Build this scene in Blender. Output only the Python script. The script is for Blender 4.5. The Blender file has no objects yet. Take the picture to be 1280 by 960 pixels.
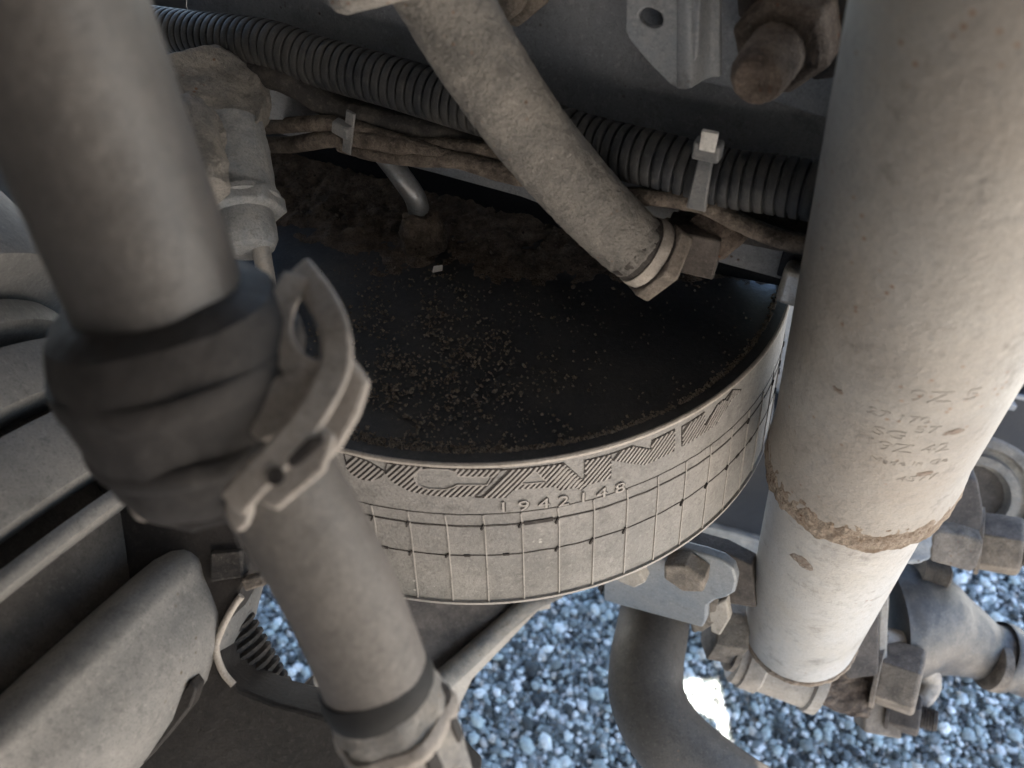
import bpy, bmesh, math, random
import numpy as np
from mathutils import Vector, Matrix, noise
random.seed(7); rng = np.random.default_rng(7)
R = math.radians
scene = bpy.context.scene
col = scene.collection

# ------------------------------------------------------------------ camera
PITCH = R(44)
cam_d = bpy.data.cameras.new('camera'); cam = bpy.data.objects.new('camera', cam_d); col.objects.link(cam)
cam.location = (0, 0, 1.0); cam.rotation_euler = (R(90) - PITCH, 0, 0)
cam_d.sensor_width = 36; cam_d.lens = 28.125; cam_d.clip_start = 0.01; cam_d.clip_end = 500
cam_d.dof.use_dof = True; cam_d.dof.focus_distance = 0.43; cam_d.dof.aperture_fstop = 8.7
scene.camera = cam
# ------------------------------------------------------------------ sky, sun, exposure
SUN_EL, SUN_AZ = R(60), R(188)          # azimuth clockwise from +Y: the sun stands behind the camera
w = bpy.data.worlds.new('World'); scene.world = w; w.use_nodes = True
nt = w.node_tree; nt.nodes.clear()
sk = nt.nodes.new('ShaderNodeTexSky'); sk.sky_type = 'NISHITA'; sk.sun_disc = False
sk.sun_elevation = SUN_EL; sk.sun_rotation = SUN_AZ
bg = nt.nodes.new('ShaderNodeBackground'); bg.inputs[1].default_value = 0.10
wo = nt.nodes.new('ShaderNodeOutputWorld')
nt.links.new(sk.outputs[0], bg.inputs[0]); nt.links.new(bg.outputs[0], wo.inputs[0])
sd = bpy.data.lights.new('sun', 'SUN'); sd.energy = 5.0; sd.angle = R(0.5); sd.color = (1.0, 0.92, 0.82)
so = bpy.data.objects.new('sun', sd); col.objects.link(so); so.location = (0, -3, 5)
sdir = Vector((math.sin(SUN_AZ) * math.cos(SUN_EL), math.cos(SUN_AZ) * math.cos(SUN_EL), math.sin(SUN_EL)))
so.rotation_euler = sdir.to_track_quat('Z', 'Y').to_euler()
vs = scene.view_settings; vs.view_transform = 'Standard'; vs.look = 'None'; vs.gamma = 1.0
vs.use_curve_mapping = False; vs.exposure = 2.85
scene.render.engine = 'CYCLES'
scene.cycles.max_bounces = 8; scene.cycles.diffuse_bounces = 4
scene.cycles.caustics_reflective = False; scene.cycles.caustics_refractive = False

# ------------------------------------------------------------------ pixel -> place helpers
CF = Vector((0, math.cos(PITCH), -math.sin(PITCH))); CU = Vector((0, math.sin(PITCH), math.cos(PITCH)))
CX = Vector((1, 0, 0)); CO = Vector((0, 0, 1.0))
def ray(px, py): return CF + CX * ((px - 640) / 1000) + CU * ((480 - py) / 1000)
def P(px, py, d): return CO + ray(px, py) * d
def onplane(px, py, p0, n):
    r = ray(px, py); return CO + r * ((p0 - CO).dot(n) / r.dot(n))
def H(px, py, z): return onplane(px, py, Vector((0, 0, z)), Vector((0, 0, 1)))
def V(px, py, y): return onplane(px, py, Vector((0, y, 0)), Vector((0, 1, 0)))
L0 = H(380, 185, .76); L1 = H(995, 352, .76)
WD = (L1 - L0).normalized(); WN = Vector((WD.y, -WD.x, 0)).normalized()
if WN.y > 0: WN = -WN                                   # frame normal, pointing to the camera side
UP = Vector((0, 0, 1))
def W(px, py, off=0.0): return onplane(px, py, L0 + WN * off, WN)

# ------------------------------------------------------------------ materials
MATS = {}
def mat(name, base, dust=(.33, .285, .24), amt=.5, sc=45, rough=.8, metal=0., bump=.25, bsc=220,
        speck=None, spk=.0, spec=.35, soft=.18, fine=0.35, grain=.55):
    m = bpy.data.materials.new(name); m.use_nodes = True; n = m.node_tree.nodes; l = m.node_tree.links
    b = n['Principled BSDF']; tc = n.new('ShaderNodeTexCoord')
    def noi(scale, det=6, ro=.6):
        t = n.new('ShaderNodeTexNoise'); t.inputs['Scale'].default_value = scale
        t.inputs['Detail'].default_value = det; t.inputs['Roughness'].default_value = ro
        l.new(tc.outputs['Object'], t.inputs['Vector']); return t
    def ramp(src, a, c):
        r = n.new('ShaderNodeMapRange'); r.inputs[1].default_value = a; r.inputs[2].default_value = c
        l.new(src, r.inputs[0]); return r.outputs[0]
    def mix(f, a, c):
        x = n.new('ShaderNodeMix'); x.data_type = 'RGBA'
        if isinstance(f, float): x.inputs[0].default_value = f
        else: l.new(f, x.inputs[0])
        for i, v in ((6, a), (7, c)):
            if isinstance(v, tuple): x.inputs[i].default_value = (*v, 1)
            else: l.new(v, x.inputs[i])
        return x.outputs[2]
    def mulc(src, k):
        q = n.new('ShaderNodeMath'); q.operation = 'MULTIPLY'; q.inputs[1].default_value = k; l.new(src, q.inputs[0]); return q.outputs[0]
    n1 = noi(sc); th = .5 + (.5 - amt) * .5
    f = ramp(n1.outputs[0], th - soft, th + soft)
    c = mix(f, base, dust)
    n3 = noi(sc * 11, 4, .7)
    dk = tuple(v * .62 for v in base)
    c = mix(ramp(n3.outputs[0], .52, .52 + .12 / max(fine, .05)), c, dk)
    n5 = noi(sc * 19, 3, .75); lt = tuple(min(.9, v * 1.35 + .01) for v in dust)
    c = mix(ramp(n5.outputs[0], .60, .60 + .16 / max(fine, .05)), c, lt)
    n6 = noi(sc * .45, 5, .7)
    c = mix(mulc(ramp(n6.outputs[0], .54, .68), .55), c, tuple(v * .5 for v in base))
    n7 = noi(sc * 3.7, 8, .75)
    c = mix(mulc(ramp(n7.outputs[0], .56, .66), .6), c, tuple(v * .45 for v in dust))
    n8 = noi(950, 3, .7); n9 = noi(420, 4, .7)
    c = mix(mulc(ramp(n8.outputs[0], .50, .72), grain), c, tuple(v * .5 for v in base))
    c = mix(mulc(ramp(n9.outputs[0], .54, .72), grain * .8), c, tuple(min(.85, v * 1.3 + .01) for v in dust))
    if speck:
        v = n.new('ShaderNodeTexVoronoi'); v.inputs['Scale'].default_value = 300
        l.new(tc.outputs['Object'], v.inputs['Vector'])
        n4 = noi(22, 2)
        s1 = ramp(v.outputs['Distance'], .30, .16); s2 = ramp(n4.outputs[0], .66 - spk * .25, .74 - spk * .25)
        mm = n.new('ShaderNodeMath'); mm.operation = 'MULTIPLY'; l.new(s1, mm.inputs[0]); l.new(s2, mm.inputs[1])
        sc_ = n.new('ShaderNodeSeparateColor'); l.new(v.outputs['Color'], sc_.inputs[0]); m2 = n.new('ShaderNodeMath'); m2.operation = 'MULTIPLY'
        l.new(ramp(sc_.outputs[0], .70, .80), m2.inputs[0]); l.new(mm.outputs[0], m2.inputs[1]); mm = m2
        c = mix(mm.outputs[0], c, speck)
    l.new(c, b.inputs['Base Color'])
    b.inputs['Roughness'].default_value = rough; b.inputs['Metallic'].default_value = metal
    b.inputs['Specular IOR Level'].default_value = spec
    if metal > 0:                                # dust is never metallic
        mt = n.new('ShaderNodeMapRange'); mt.inputs[3].default_value = metal; mt.inputs[4].default_value = 0
        l.new(f, mt.inputs[0]); l.new(mt.outputs[0], b.inputs['Metallic'])
    if bump > 0:
        nb0 = noi(bsc, 5, .65); nb = noi(900, 3, .7); ad = n.new('ShaderNodeMath'); ad.operation = 'MULTIPLY_ADD'; ad.inputs[1].default_value = .35
        l.new(nb.outputs[0], ad.inputs[0]); l.new(nb0.outputs[0], ad.inputs[2]); nb = ad; bp = n.new('ShaderNodeBump'); bp.inputs['Strength'].default_value = bump
        bp.inputs['Distance'].default_value = .0022
        l.new(nb.outputs[0], bp.inputs['Height']); l.new(bp.outputs[0], b.inputs['Normal'])
    MATS[name] = m; return m
DUST = (.36, .315, .265)
mat('shock_paint', (.31, .296, .272), (.265, .235, .20), .5, 16, .5, bump=.3, bsc=240, speck=(.20, .12, .075), spk=.55, spec=.45)
mat('shock_tube', (.42, .415, .41), (.36, .33, .29), .4, 16, .45, bump=.3, bsc=260, speck=(.22, .12, .07), spk=.35, spec=.5)
mat('crusty_rust', (.14, .09, .058), (.33, .275, .22), .68, 170, .95, bump=1.0, bsc=420, speck=(.10, .05, .03), spk=.9)
mat('rust_stain', (.30, .27, .24), (.17, .115, .08), .5, 420, .8, bump=.6, bsc=500)
mat('black_seal', (.006, .006, .006), (.015, .014, .013), .3, 60, .7, bump=.1, grain=.2)
mat('bag_rubber', (.195, .188, .178), (.27, .256, .238), .5, 20, .8, bump=.35, bsc=420, speck=(.55, .52, .48), spk=.15)
mat('bag_dark', (.075, .068, .062), (.16, .145, .13), .3, 40, .85, bump=.1)
mat('bag_line', (.36, .335, .31), (.30, .28, .255), .5, 60, .8, bump=.1)
mat('groove_and_shade_dark', (.035, .03, .028), (.10, .09, .08), .25, 120, .9, bump=.1)  # groove colour, also used for the painted shadow of the part number
mat('black_plate', (.027, .029, .033), (.065, .061, .057), .35, 22, .42, bump=.15, bsc=300, spec=.5)
mat('soil', (.06, .046, .036), (.20, .155, .12), .48, 110, 1.0, bump=1.0, bsc=350, speck=(.035, .026, .022), spk=.6)
mat('grit', (.085, .068, .052), (.23, .19, .15), .4, 300, .95, bump=.2)
mat('frame_paint', (.155, .17, .195), (.25, .255, .265), .5, 9, .5, bump=.10, bsc=320, speck=(.06, .045, .04), spk=.4, spec=.5)
mat('frame_light', (.17, .19, .22), (.27, .27, .275), .5, 14, .6, bump=.12, bsc=300, speck=(.08, .06, .05), spk=.4)
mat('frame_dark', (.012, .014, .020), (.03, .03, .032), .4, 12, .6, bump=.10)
mat('bracket_steel', (.20, .22, .245), (.29, .285, .28), .45, 18, .5, bump=.10, speck=(.12, .09, .07), spk=.4, spec=.5)
mat('conduit_black', (.018, .020, .024), (.085, .08, .072), .35, 38, .6, bump=.15, bsc=260, spec=.45)
mat('cable_dirty', (.05, .04, .033), (.23, .19, .155), .5, 110, .95, bump=.8, bsc=420)
mat('hose_black', (.03, .028, .027), (.12, .105, .09), .3, 60, .8, bump=.4)
mat('dusty_pipe', (.12, .115, .108), (.23, .213, .19), .55, 60, .85, bump=1.0, bsc=260, speck=(.16, .10, .07), spk=.5)
mat('cast_dust', (.20, .195, .19), (.34, .31, .27), .5, 60, .9, bump=.9, bsc=200, speck=(.17, .09, .05), spk=.6)
mat('grey_plastic', (.22, .24, .26), (.34, .33, .315), .5, 70, .7, bump=.5, bsc=250)
mat('tie_plastic', (.12, .125, .13), (.24, .23, .215), .4, 60, .5, bump=.1)
mat('white_plastic', (.72, .70, .66), (.5, .47, .42), .3, 60, .5, bump=.05)
mat('rusty_steel', (.05, .036, .029), (.19, .15, .12), .5, 90, .9, bump=.9, bsc=300, speck=(.16, .07, .04), spk=.7)
mat('dusty_steel', (.11, .095, .082), (.28, .24, .20), .5, 70, .9, bump=.5, bsc=300, speck=(.15, .10, .07), spk=.5)
mat('dark_steel', (.05, .042, .038), (.13, .11, .095), .4, 50, .7, bump=.4, bsc=260)
mat('dark_steel_gloss', (.042, .040, .040), (.16, .14, .12), .35, 28, .45, bump=.25, bsc=200, spec=.6)
mat('clean_metal', (.62, .61, .59), (.45, .40, .34), .4, 60, .4, metal=.7, bump=.2)
mat('pipe_metal', (.30, .32, .34), (.12, .10, .085), .4, 60, .32, metal=.8, bump=.1)
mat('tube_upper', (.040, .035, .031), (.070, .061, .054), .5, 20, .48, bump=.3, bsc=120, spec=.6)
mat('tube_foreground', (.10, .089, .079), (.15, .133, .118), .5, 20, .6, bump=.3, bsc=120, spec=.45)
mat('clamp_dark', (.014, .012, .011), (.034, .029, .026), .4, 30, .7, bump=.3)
mat('clamp_light', (.23, .203, .178), (.34, .305, .27), .55, 40, .7, bump=.3)
mat('grey_rubber', (.12, .12, .117), (.225, .213, .198), .5, 14, .7, bump=.2, bsc=180, speck=(.10, .08, .06), spk=.3)
mat('groove_rubber', (.055, .049, .044), (.10, .09, .08), .4, 30, .8, bump=.2)
mat('bar_paint', (.085, .076, .068), (.15, .133, .117), .45, 22, .55, bump=.25, bsc=240, speck=(.20, .15, .11), spk=.25, spec=.5)
mat('cream_dust', (.34, .305, .265), (.43, .39, .345), .5, 30, .9, bump=.3)
mat('white_paint', (.80, .79, .77), (.74, .72, .69), .3, 40, .8, bump=.2)
mat('shade_deck_paint', (.12, .12, .125), (.2, .19, .18), .5, 6, .7, bump=.1)
# ground and stones
def ground_mats():
    m = bpy.data.materials.new('ground_gravel'); m.use_nodes = True; n = m.node_tree.nodes; l = m.node_tree.links
    b = n['Principled BSDF']; b.inputs['Roughness'].default_value = .9
    tc = n.new('ShaderNodeTexCoord'); v = n.new('ShaderNodeTexVoronoi'); v.inputs['Scale'].default_value = 95
    l.new(tc.outputs['Object'], v.inputs['Vector'])
    cr = n.new('ShaderNodeValToRGB'); s = n.new('ShaderNodeSeparateColor'); l.new(v.outputs['Color'], s.inputs[0])
    l.new(s.outputs[0], cr.inputs[0]); stone_ramp(cr); l.new(cr.outputs[0], b.inputs['Base Color'])
    bp = n.new('ShaderNodeBump'); bp.invert = True; bp.inputs['Distance'].default_value = .006
    l.new(v.outputs['Distance'], bp.inputs['Height']); l.new(bp.outputs[0], b.inputs['Normal'])
    MATS['gravel_bed'] = m
    mat('ground', (.47, .435, .385), (.57, .535, .485), .5, 3, .95, bump=.4, bsc=60)
    m = bpy.data.materials.new('gravel_stone'); m.use_nodes = True; n = m.node_tree.nodes; l = m.node_tree.links
    b = n['Principled BSDF']; b.inputs['Roughness'].default_value = .75
    g = n.new('ShaderNodeNewGeometry'); cr = n.new('ShaderNodeValToRGB'); l.new(g.outputs['Random Per Island'], cr.inputs[0])
    stone_ramp(cr)
    tc = n.new('ShaderNodeTexCoord'); t = n.new('ShaderNodeTexNoise'); t.inputs['Scale'].default_value = 260; t.inputs['Detail'].default_value = 4
    l.new(tc.outputs['Object'], t.inputs['Vector'])
    x = n.new('ShaderNodeMix'); x.data_type = 'RGBA'; x.blend_type = 'MULTIPLY'; x.inputs[0].default_value = .55
    l.new(cr.outputs[0], x.inputs[6]); l.new(t.outputs[0], x.inputs[7])
    mu = n.new('ShaderNodeMix'); mu.data_type = 'RGBA'; mu.blend_type = 'MULTIPLY'; mu.inputs[0].default_value = 1
    l.new(x.outputs[2], mu.inputs[6]); mu.inputs[7].default_value = (1.25, 1.25, 1.25, 1)
    l.new(mu.outputs[2], b.inputs['Base Color'])
    MATS['stone'] = m
def stone_ramp(cr):
    e = cr.color_ramp; e.interpolation = 'CONSTANT'
    cols = [(0, (.06, .066, .066)), (.16, (.19, .215, .215)), (.30, (.38, .43, .43)), (.46, (.50, .57, .56)), (.62, (.66, .71, .70)),
            (.72, (.22, .24, .24)), (.79, (.85, .88, .86)), (.90, (.66, .62, .55)), (.95, (.92, .93, .91))]
    e.elements[0].position = 0; e.elements[0].color = (*cols[0][1], 1); e.elements[1].position = cols[1][0]; e.elements[1].color = (*cols[1][1], 1)
    for p, c in cols[2:]:
        k = e.elements.new(p); k.color = (*c, 1)
ground_mats()

# ------------------------------------------------------------------ mesh helpers
def basis(axis, ref=None):
    a = Vector(axis).normalized(); r = Vector(ref) if ref else (Vector((0, 0, 1)) if abs(a.z) < .9 else Vector((1, 0, 0)))
    u = (r - a * r.dot(a)).normalized(); return a, u, a.cross(u)
def smooth_path(pts, n=12):
    """Catmull-Rom through (x,y,z,extra...) tuples."""
    A = [np.array(p, float) for p in pts]; A = [2 * A[0] - A[1]] + A + [2 * A[-1] - A[-2]]; out = []
    for i in range(1, len(A) - 2):
        p0, p1, p2, p3 = A[i - 1], A[i], A[i + 1], A[i + 2]
        for k in range(n):
            t = k / n
            out.append(.5 * (2 * p1 + (p2 - p0) * t + (2 * p0 - 5 * p1 + 4 * p2 - p3) * t * t + (3 * p1 - p0 - 3 * p2 + p3) * t ** 3))
    out.append(A[-2]); return out
class MB:
    def __init__(s): s.v = []; s.f = []
    def add(s, v, f):
        o = len(s.v); s.v += [tuple(p) for p in v]; s.f += [tuple(i + o for i in q) for q in f]; return s
    def ringstack(s, rings, cap=True, closed=True):
        n = len(rings[0]); v = [p for r in rings for p in r]; f = []
        for i in range(len(rings) - 1):
            for j in range(n if closed else n - 1):
                k = (j + 1) % n; f.append((i * n + j, i * n + k, (i + 1) * n + k, (i + 1) * n + j))
        if cap: f.append(tuple(range(n))[::-1]); f.append(tuple(range((len(rings) - 1) * n, len(rings) * n)))
        return s.add(v, f)
    def tube(s, pts, rad, seg=24, cap=True):
        """pts: list of vectors; rad: number or list."""
        pts = [Vector(p[:3]) for p in pts]; N = len(pts)
        rad = [rad] * N if isinstance(rad, (int, float)) else rad
        t0 = (pts[1] - pts[0]).normalized(); _, u, _ = basis(t0); rings = []
        for i in range(N):
            t = (pts[min(i + 1, N - 1)] - pts[max(i - 1, 0)]).normalized()
            u = (u - t * u.dot(t)).normalized(); w_ = t.cross(u)
            rings.append([pts[i] + (u * math.cos(a) + w_ * math.sin(a)) * rad[i] for a in [2 * math.pi * j / seg for j in range(seg)]])
        return s.ringstack(rings, cap)
    def lathe(s, org, axis, prof, seg=48, cap=True, ref=None, wob=None):
        a, u, w_ = basis(axis, ref); org = Vector(org); rings = []
        for h, r in prof:
            rings.append([org + a * h + (u * math.cos(t) + w_ * math.sin(t)) * (r * (wob(t, h) if wob else 1)) for t in [2 * math.pi * j / seg for j in range(seg)]])
        return s.ringstack(rings, cap)
    def hexa(s, org, axis, r, h, ch=.12, rot=0.0, ref=None, n=6):
        a, u, w_ = basis(axis, ref); org = Vector(org); rings = []
        for hh, rr in ((0, r), (h * (1 - ch), r), (h, r * (1 - ch))):
            rings.append([org + a * hh + (u * math.cos(t + rot) + w_ * math.sin(t + rot)) * rr for t in [2 * math.pi * j / n for j in range(n)]])
        return s.ringstack(rings)
    def prism(s, poly, ext):
        poly = [Vector(p) for p in poly]; e = Vector(ext); n = len(poly)
        return s.ringstack([poly, [p + e for p in poly]])
    def box(s, c, x, y, z):
        c, x, y, z = map(Vector, (c, x, y, z))
        return s.prism([c - x - y - z, c + x - y - z, c + x + y - z, c - x + y - z], z * 2)
    def sphere(s, c, r, sx=None, seg=10, rings=7, jit=0):
        c = Vector(c); R_ = []
        for i in range(1, rings):
            ph = math.pi * i / rings
            R_.append([c + Vector((math.sin(ph) * math.cos(t), math.sin(ph) * math.sin(t), math.cos(ph))) * r * (1 + random.uniform(-jit, jit)) for t in [2 * math.pi * j / seg for j in range(seg)]])
        return s.ringstack(R_)
    def build(s, name, m, smooth=True, bevel=0, seg=2, sub=0, disp=0, dsc=.01, ang=40):
        me = bpy.data.meshes.new(name); me.from_pydata(s.v, [], s.f)
        bm = bmesh.new(); bm.from_mesh(me); bmesh.ops.recalc_face_normals(bm, faces=bm.faces)
        if sub: bmesh.ops.triangulate(bm, faces=[f for f in bm.faces if len(f.verts) > 4])
        bm.to_mesh(me); bm.free()
        if smooth: me.shade_smooth()
        me.set_sharp_from_angle(angle=R(ang))
        me.materials.append(MATS[m]); o = bpy.data.objects.new(name, me); col.objects.link(o)
        if bevel:
            b = o.modifiers.new('bevel', 'BEVEL'); b.width = bevel; b.segments = seg; b.limit_method = 'ANGLE'; b.angle_limit = R(35)
        if sub:
            x = o.modifiers.new('sub', 'SUBSURF'); x.subdivision_type = 'SIMPLE'; x.levels = sub; x.render_levels = sub
        if disp:
            key = f'relief{dsc}'; t = bpy.data.textures.get(key) or bpy.data.textures.new(key, 'CLOUDS')
            t.noise_scale = dsc; t.noise_depth = 4
            x = o.modifiers.new('disp', 'DISPLACE'); x.texture = t; x.texture_coords = 'LOCAL'; x.strength = disp; x.mid_level = .5
        return o
def allch(o): return [c for c in bpy.data.objects if c.parent == o]
def thing(name, label, cat, parts, group=None, kind=None):
    """parts: list of objects, or (object, [sub-objects]). One plain part -> the mesh itself is the thing."""
    flat = []
    for p in parts: flat += [p[0]] + list(p[1]) if isinstance(p, tuple) else [p]
    mn = Vector((1e9,) * 3); mx = -mn
    for o in flat:
        a = np.array([v.co[:] for v in o.data.vertices])
        for k in range(3): mn[k] = min(mn[k], a[:, k].min()); mx[k] = max(mx[k], a[:, k].max())
    loc = Vector(((mn.x + mx.x) / 2, (mn.y + mx.y) / 2, mn.z))
    for o in flat: o.data.transform(Matrix.Translation(-loc))
    if len(flat) == 1: r = flat[0]; r.name = name
    else:
        r = bpy.data.objects.new(name, None); col.objects.link(r); r.empty_display_size = .02
        for p in parts:
            if isinstance(p, tuple):
                p[0].parent = r
                for q in p[1]: q.parent = p[0]
            else: p.parent = r
    r.location = loc
    if kind: r['kind'] = kind
    if label: r['label'] = label
    if cat: r['category'] = cat
    if group: r['group'] = group
    return r
def thread_prof(h, r, pitch=.0022):
    n = max(2, int(h / pitch)); out = []
    for i in range(n): out += [(i * pitch, r), (i * pitch + pitch * .25, r), (i * pitch + pitch * .5, r * .88), (i * pitch + pitch * .75, r * .88)]
    return out + [(n * pitch, r * .9), (n * pitch + .001, r * .8)]

# ================================================================== GROUND
g = MB().add([(-60, -60, -.003), (60, -60, -.003), (60, 60, -.003), (-60, 60, -.003)], [(0, 1, 2, 3)]).build('ground', 'ground', smooth=False)
g['kind'] = 'structure'
g = MB().add([(-1.2, .12, .001), (1.6, .12, .001), (1.6, 3, .001), (-1.2, 3, .001)], [(0, 1, 2, 3)]).build('gravel_bed', 'gravel_bed', smooth=False)
g['kind'] = 'structure'
def gravel():
    bm = bmesh.new(); bmesh.ops.create_icosphere(bm, subdivisions=1, radius=1)
    base = np.array([v.co[:] for v in bm.verts]); bm.verts.ensure_lookup_table(); fc = np.array([[v.index for v in f.verts] for f in bm.faces]); bm.free()
    pts = []
    def fill(x0, x1, y0, y1, pitch):
        for yy in np.arange(y0, y1, pitch):
            for xx in np.arange(x0, x1, pitch):
                pts.append((xx + rng.uniform(-.5, .5) * pitch, yy + rng.uniform(-.5, .5) * pitch))
    fill(-.5, .86, .30, .78, .0059); fill(-.3, 1.1, .78, 1.25, .0098)
    pts = np.array(pts); N = len(pts); nv = len(base)
    s = np.clip(rng.lognormal(math.log(.0034), .40, N), .0018, .0090)
    ax = np.stack([s * rng.uniform(.9, 1.5, N), s * rng.uniform(.75, 1.1, N), s * rng.uniform(.6, .85, N)], 1)
    vv = base[None] * (1 + rng.uniform(-.16, .16, (N, nv, 1))) * ax[:, None]
    a = rng.uniform(0, 6.28, N); tl = rng.uniform(-.5, .5, N)
    ct, st = np.cos(tl)[:, None], np.sin(tl)[:, None]
    x, z = vv[..., 0] * ct + vv[..., 2] * st, -vv[..., 0] * st + vv[..., 2] * ct; y = vv[..., 1]
    c, sn = np.cos(a)[:, None], np.sin(a)[:, None]
    X = x * c - y * sn + pts[:, 0:1]; Y = x * sn + y * c + pts[:, 1:2]; Z = z + (s * .35 + rng.uniform(0, .005, N))[:, None]
    V3 = np.stack([X, Y, Z], -1).reshape(-1, 3).astype(np.float32)
    Fc = (fc[None] + (np.arange(N) * nv)[:, None, None]).reshape(-1, 3).astype(np.int32)
    me = bpy.data.meshes.new('gravel'); me.vertices.add(len(V3)); me.vertices.foreach_set('co', V3.ravel())
    me.loops.add(Fc.size); me.loops.foreach_set('vertex_index', Fc.ravel()); me.polygons.add(len(Fc))
    me.polygons.foreach_set('loop_start', np.arange(0, Fc.size, 3, dtype=np.int32)); me.polygons.foreach_set('loop_total', np.full(len(Fc), 3, np.int32))
    me.update(calc_edges=True); me.shade_smooth(); me.materials.append(MATS['stone'])
    o = bpy.data.objects.new('gravel', me); col.objects.link(o); o['kind'] = 'stuff'
    o['label'] = 'loose blue grey and white gravel covering the ground below the axle'; o['category'] = 'gravel'
gravel()

# ================================================================== UNSEEN DECK ADDED ABOVE (shades the scene, slit cut for the sun patch)
def deck():
    z = 1.24; t = .03
    hp = Vector((.236, .43, 0)); k = z / sdir.z; hc = hp + Vector((sdir.x, sdir.y, 0)) * k     # the slit lies up-sun of the bright patch
    hx0, hx1, hy0, hy1 = hc.x - .030, hc.x + .030, hc.y - .06, hc.y + .050
    X0, X1, Y0, Y1 = -2.2, 1.05, SHADE_DECK_Y, .95
    b = MB()
    def bx(x0, x1, y0, y1): b.box(((x0 + x1) / 2, (y0 + y1) / 2, z + t / 2), ((x1 - x0) / 2, 0, 0), (0, (y1 - y0) / 2, 0), (0, 0, t / 2))
    bx(X0, hx0, Y0, Y1); bx(hx1, X1, Y0, Y1)
    bx(hx0, hx1, hy1, Y1); bx(hx0, hx1, Y0, hy0)
    b.box(((X0 + X1) / 2, Y0 - .02, (z + SHADE_SKIRT_Z) / 2), ((X1 - X0) / 2, 0, 0), (0, .015, 0), (0, 0, (z - SHADE_SKIRT_Z) / 2 + .002))  # made-up skirt, added so that light comes in only from below
    bx(X0, .10, -3.0, Y0 - .04); b.box((-.80, -1.1, .66), (.02, 0, 0), (0, 1.9, 0), (0, 0, .578))  # rear deck and side wall, added out of view to block light from the left
    thing('unseen_shade_deck', 'grey unseen deck, skirt and side wall added to shade the suspension', 'shade deck', [b.build('unseen_shade_deck', 'shade_deck_paint', bevel=0)])
SHADE_DECK_Y = -.40; SHADE_SKIRT_Z = .70
deck()  # adds the unseen shade deck, skirt and side wall

# ================================================================== FRAME RAIL
def frame():
    parts = []
    ext = -WN * .008
    web = [W(228, -60), W(232, 8), W(236, 18), W(246, 26), W(258, 29), W(330, 40), W(450, 72), W(600, 108), W(760, 175), W(1120, 245), W(1120, -160), W(228, -160)]
    # left light plate and the web are one pressed plate
    parts.append(MB().prism(web, ext).build('web_plate', 'frame_paint', bevel=.001))
    up = [W(820, -150, .012), W(822, 90, .012), W(860, 98, .012), W(940, 118, .012), W(1120, 178, .012), W(1120, -150, .012)]
    parts.append(MB().prism(up, ext).build('upper_plate', 'frame_paint', bevel=.0008))
    # deep recess behind the loom
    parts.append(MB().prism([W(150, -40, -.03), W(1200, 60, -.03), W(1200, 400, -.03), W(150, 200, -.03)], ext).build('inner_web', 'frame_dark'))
    low = [W(318, 84, .004), W(430, 140, .004), W(560, 180, .004), W(800, 225, .004), W(1060, 300, .004), W(1060, 373, .004), W(1040, 367, .004), W(900, 329, .004), W(875, 322, .004), W(760, 287, .004), W(650, 246, .004), W(540, 216, .004), W(430, 188, .004), W(318, 160, .004)]
    parts.append(MB().prism(low, ext * .6).build('lower_flange', 'frame_light', bevel=.001))
    thing('frame_rail', 'blue grey painted truck frame rail running behind the corrugated conduit', 'frame rail', parts)
frame()
# bracket with the oval hole
def hole_bracket():
    n = 16
    o = .026
    outer = [W(783, -60, o), W(782, 20, o), W(781, 38, o), W(787, 50, o), W(812, 80, o), W(838, 106, o), W(850, 111, o)]
    hole = []
    hc = W(813.5, 22.5, o); ux = (W(828, 29, o) - hc); uy = (W(809, 33, o) - hc)
    hole = [hc + ux * math.cos(2 * math.pi * k / 20) + uy * math.sin(2 * math.pi * k / 20) for k in range(20)]
    bm = bmesh.new()
    right = [W(872, 70, o), W(879, -60, o)]
    vo = [bm.verts.new(p) for p in outer + right]; vh = [bm.verts.new(p) for p in hole]
    es = [bm.edges.new((vo[i], vo[(i + 1) % len(vo)])) for i in range(len(vo))] + [bm.edges.new((vh[i], vh[(i + 1) % 20])) for i in range(20)]
    bmesh.ops.triangle_fill(bm, use_beauty=True, edges=es)
    for f in bm.faces: pass
    faces = list(bm.faces); r = bmesh.ops.extrude_face_region(bm, geom=faces)
    bmesh.ops.translate(bm, vec=-WN * .004, verts=[v for v in r['geom'] if isinstance(v, bmesh.types.BMVert)])
    bmesh.ops.recalc_face_normals(bm, faces=bm.faces)
    me = bpy.data.meshes.new('tab_plate'); bm.to_mesh(me); bm.free(); me.materials.append(MATS['bracket_steel'])
    tab = bpy.data.objects.new('tab_plate', me); col.objects.link(tab)
    b = tab.modifiers.new('bevel', 'BEVEL'); b.width = .0008; b.segments = 2; b.limit_method = 'ANGLE'; b.angle_limit = R(50)
    # bent return going back to the frame: swept profile
    def col_(px, py_top, py_bot, off): return [W(px, py_top, off), W(px, py_bot, off)]
    cols_ = [(846, 111, .0265), (856, 112, .028), (864, 110, .0275), (872, 105, .024), (880, 100, .019), (888, 97, .0155), (900, 96, .0145)]
    rings = []
    for px, pb, off in cols_:
        t = W(px, -60, off); bt = W(px, pb, off); bk = -WN * .004
        rings.append([t, bt, bt + bk, t + bk])
    m2 = MB().ringstack(rings)
    ret = m2.build('bent_edge', 'bracket_steel', bevel=.0006, ang=60)
    thing('hole_bracket', 'bent grey steel bracket with an oval hole at the top', 'bracket', [tab, ret])
hole_bracket()
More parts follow.
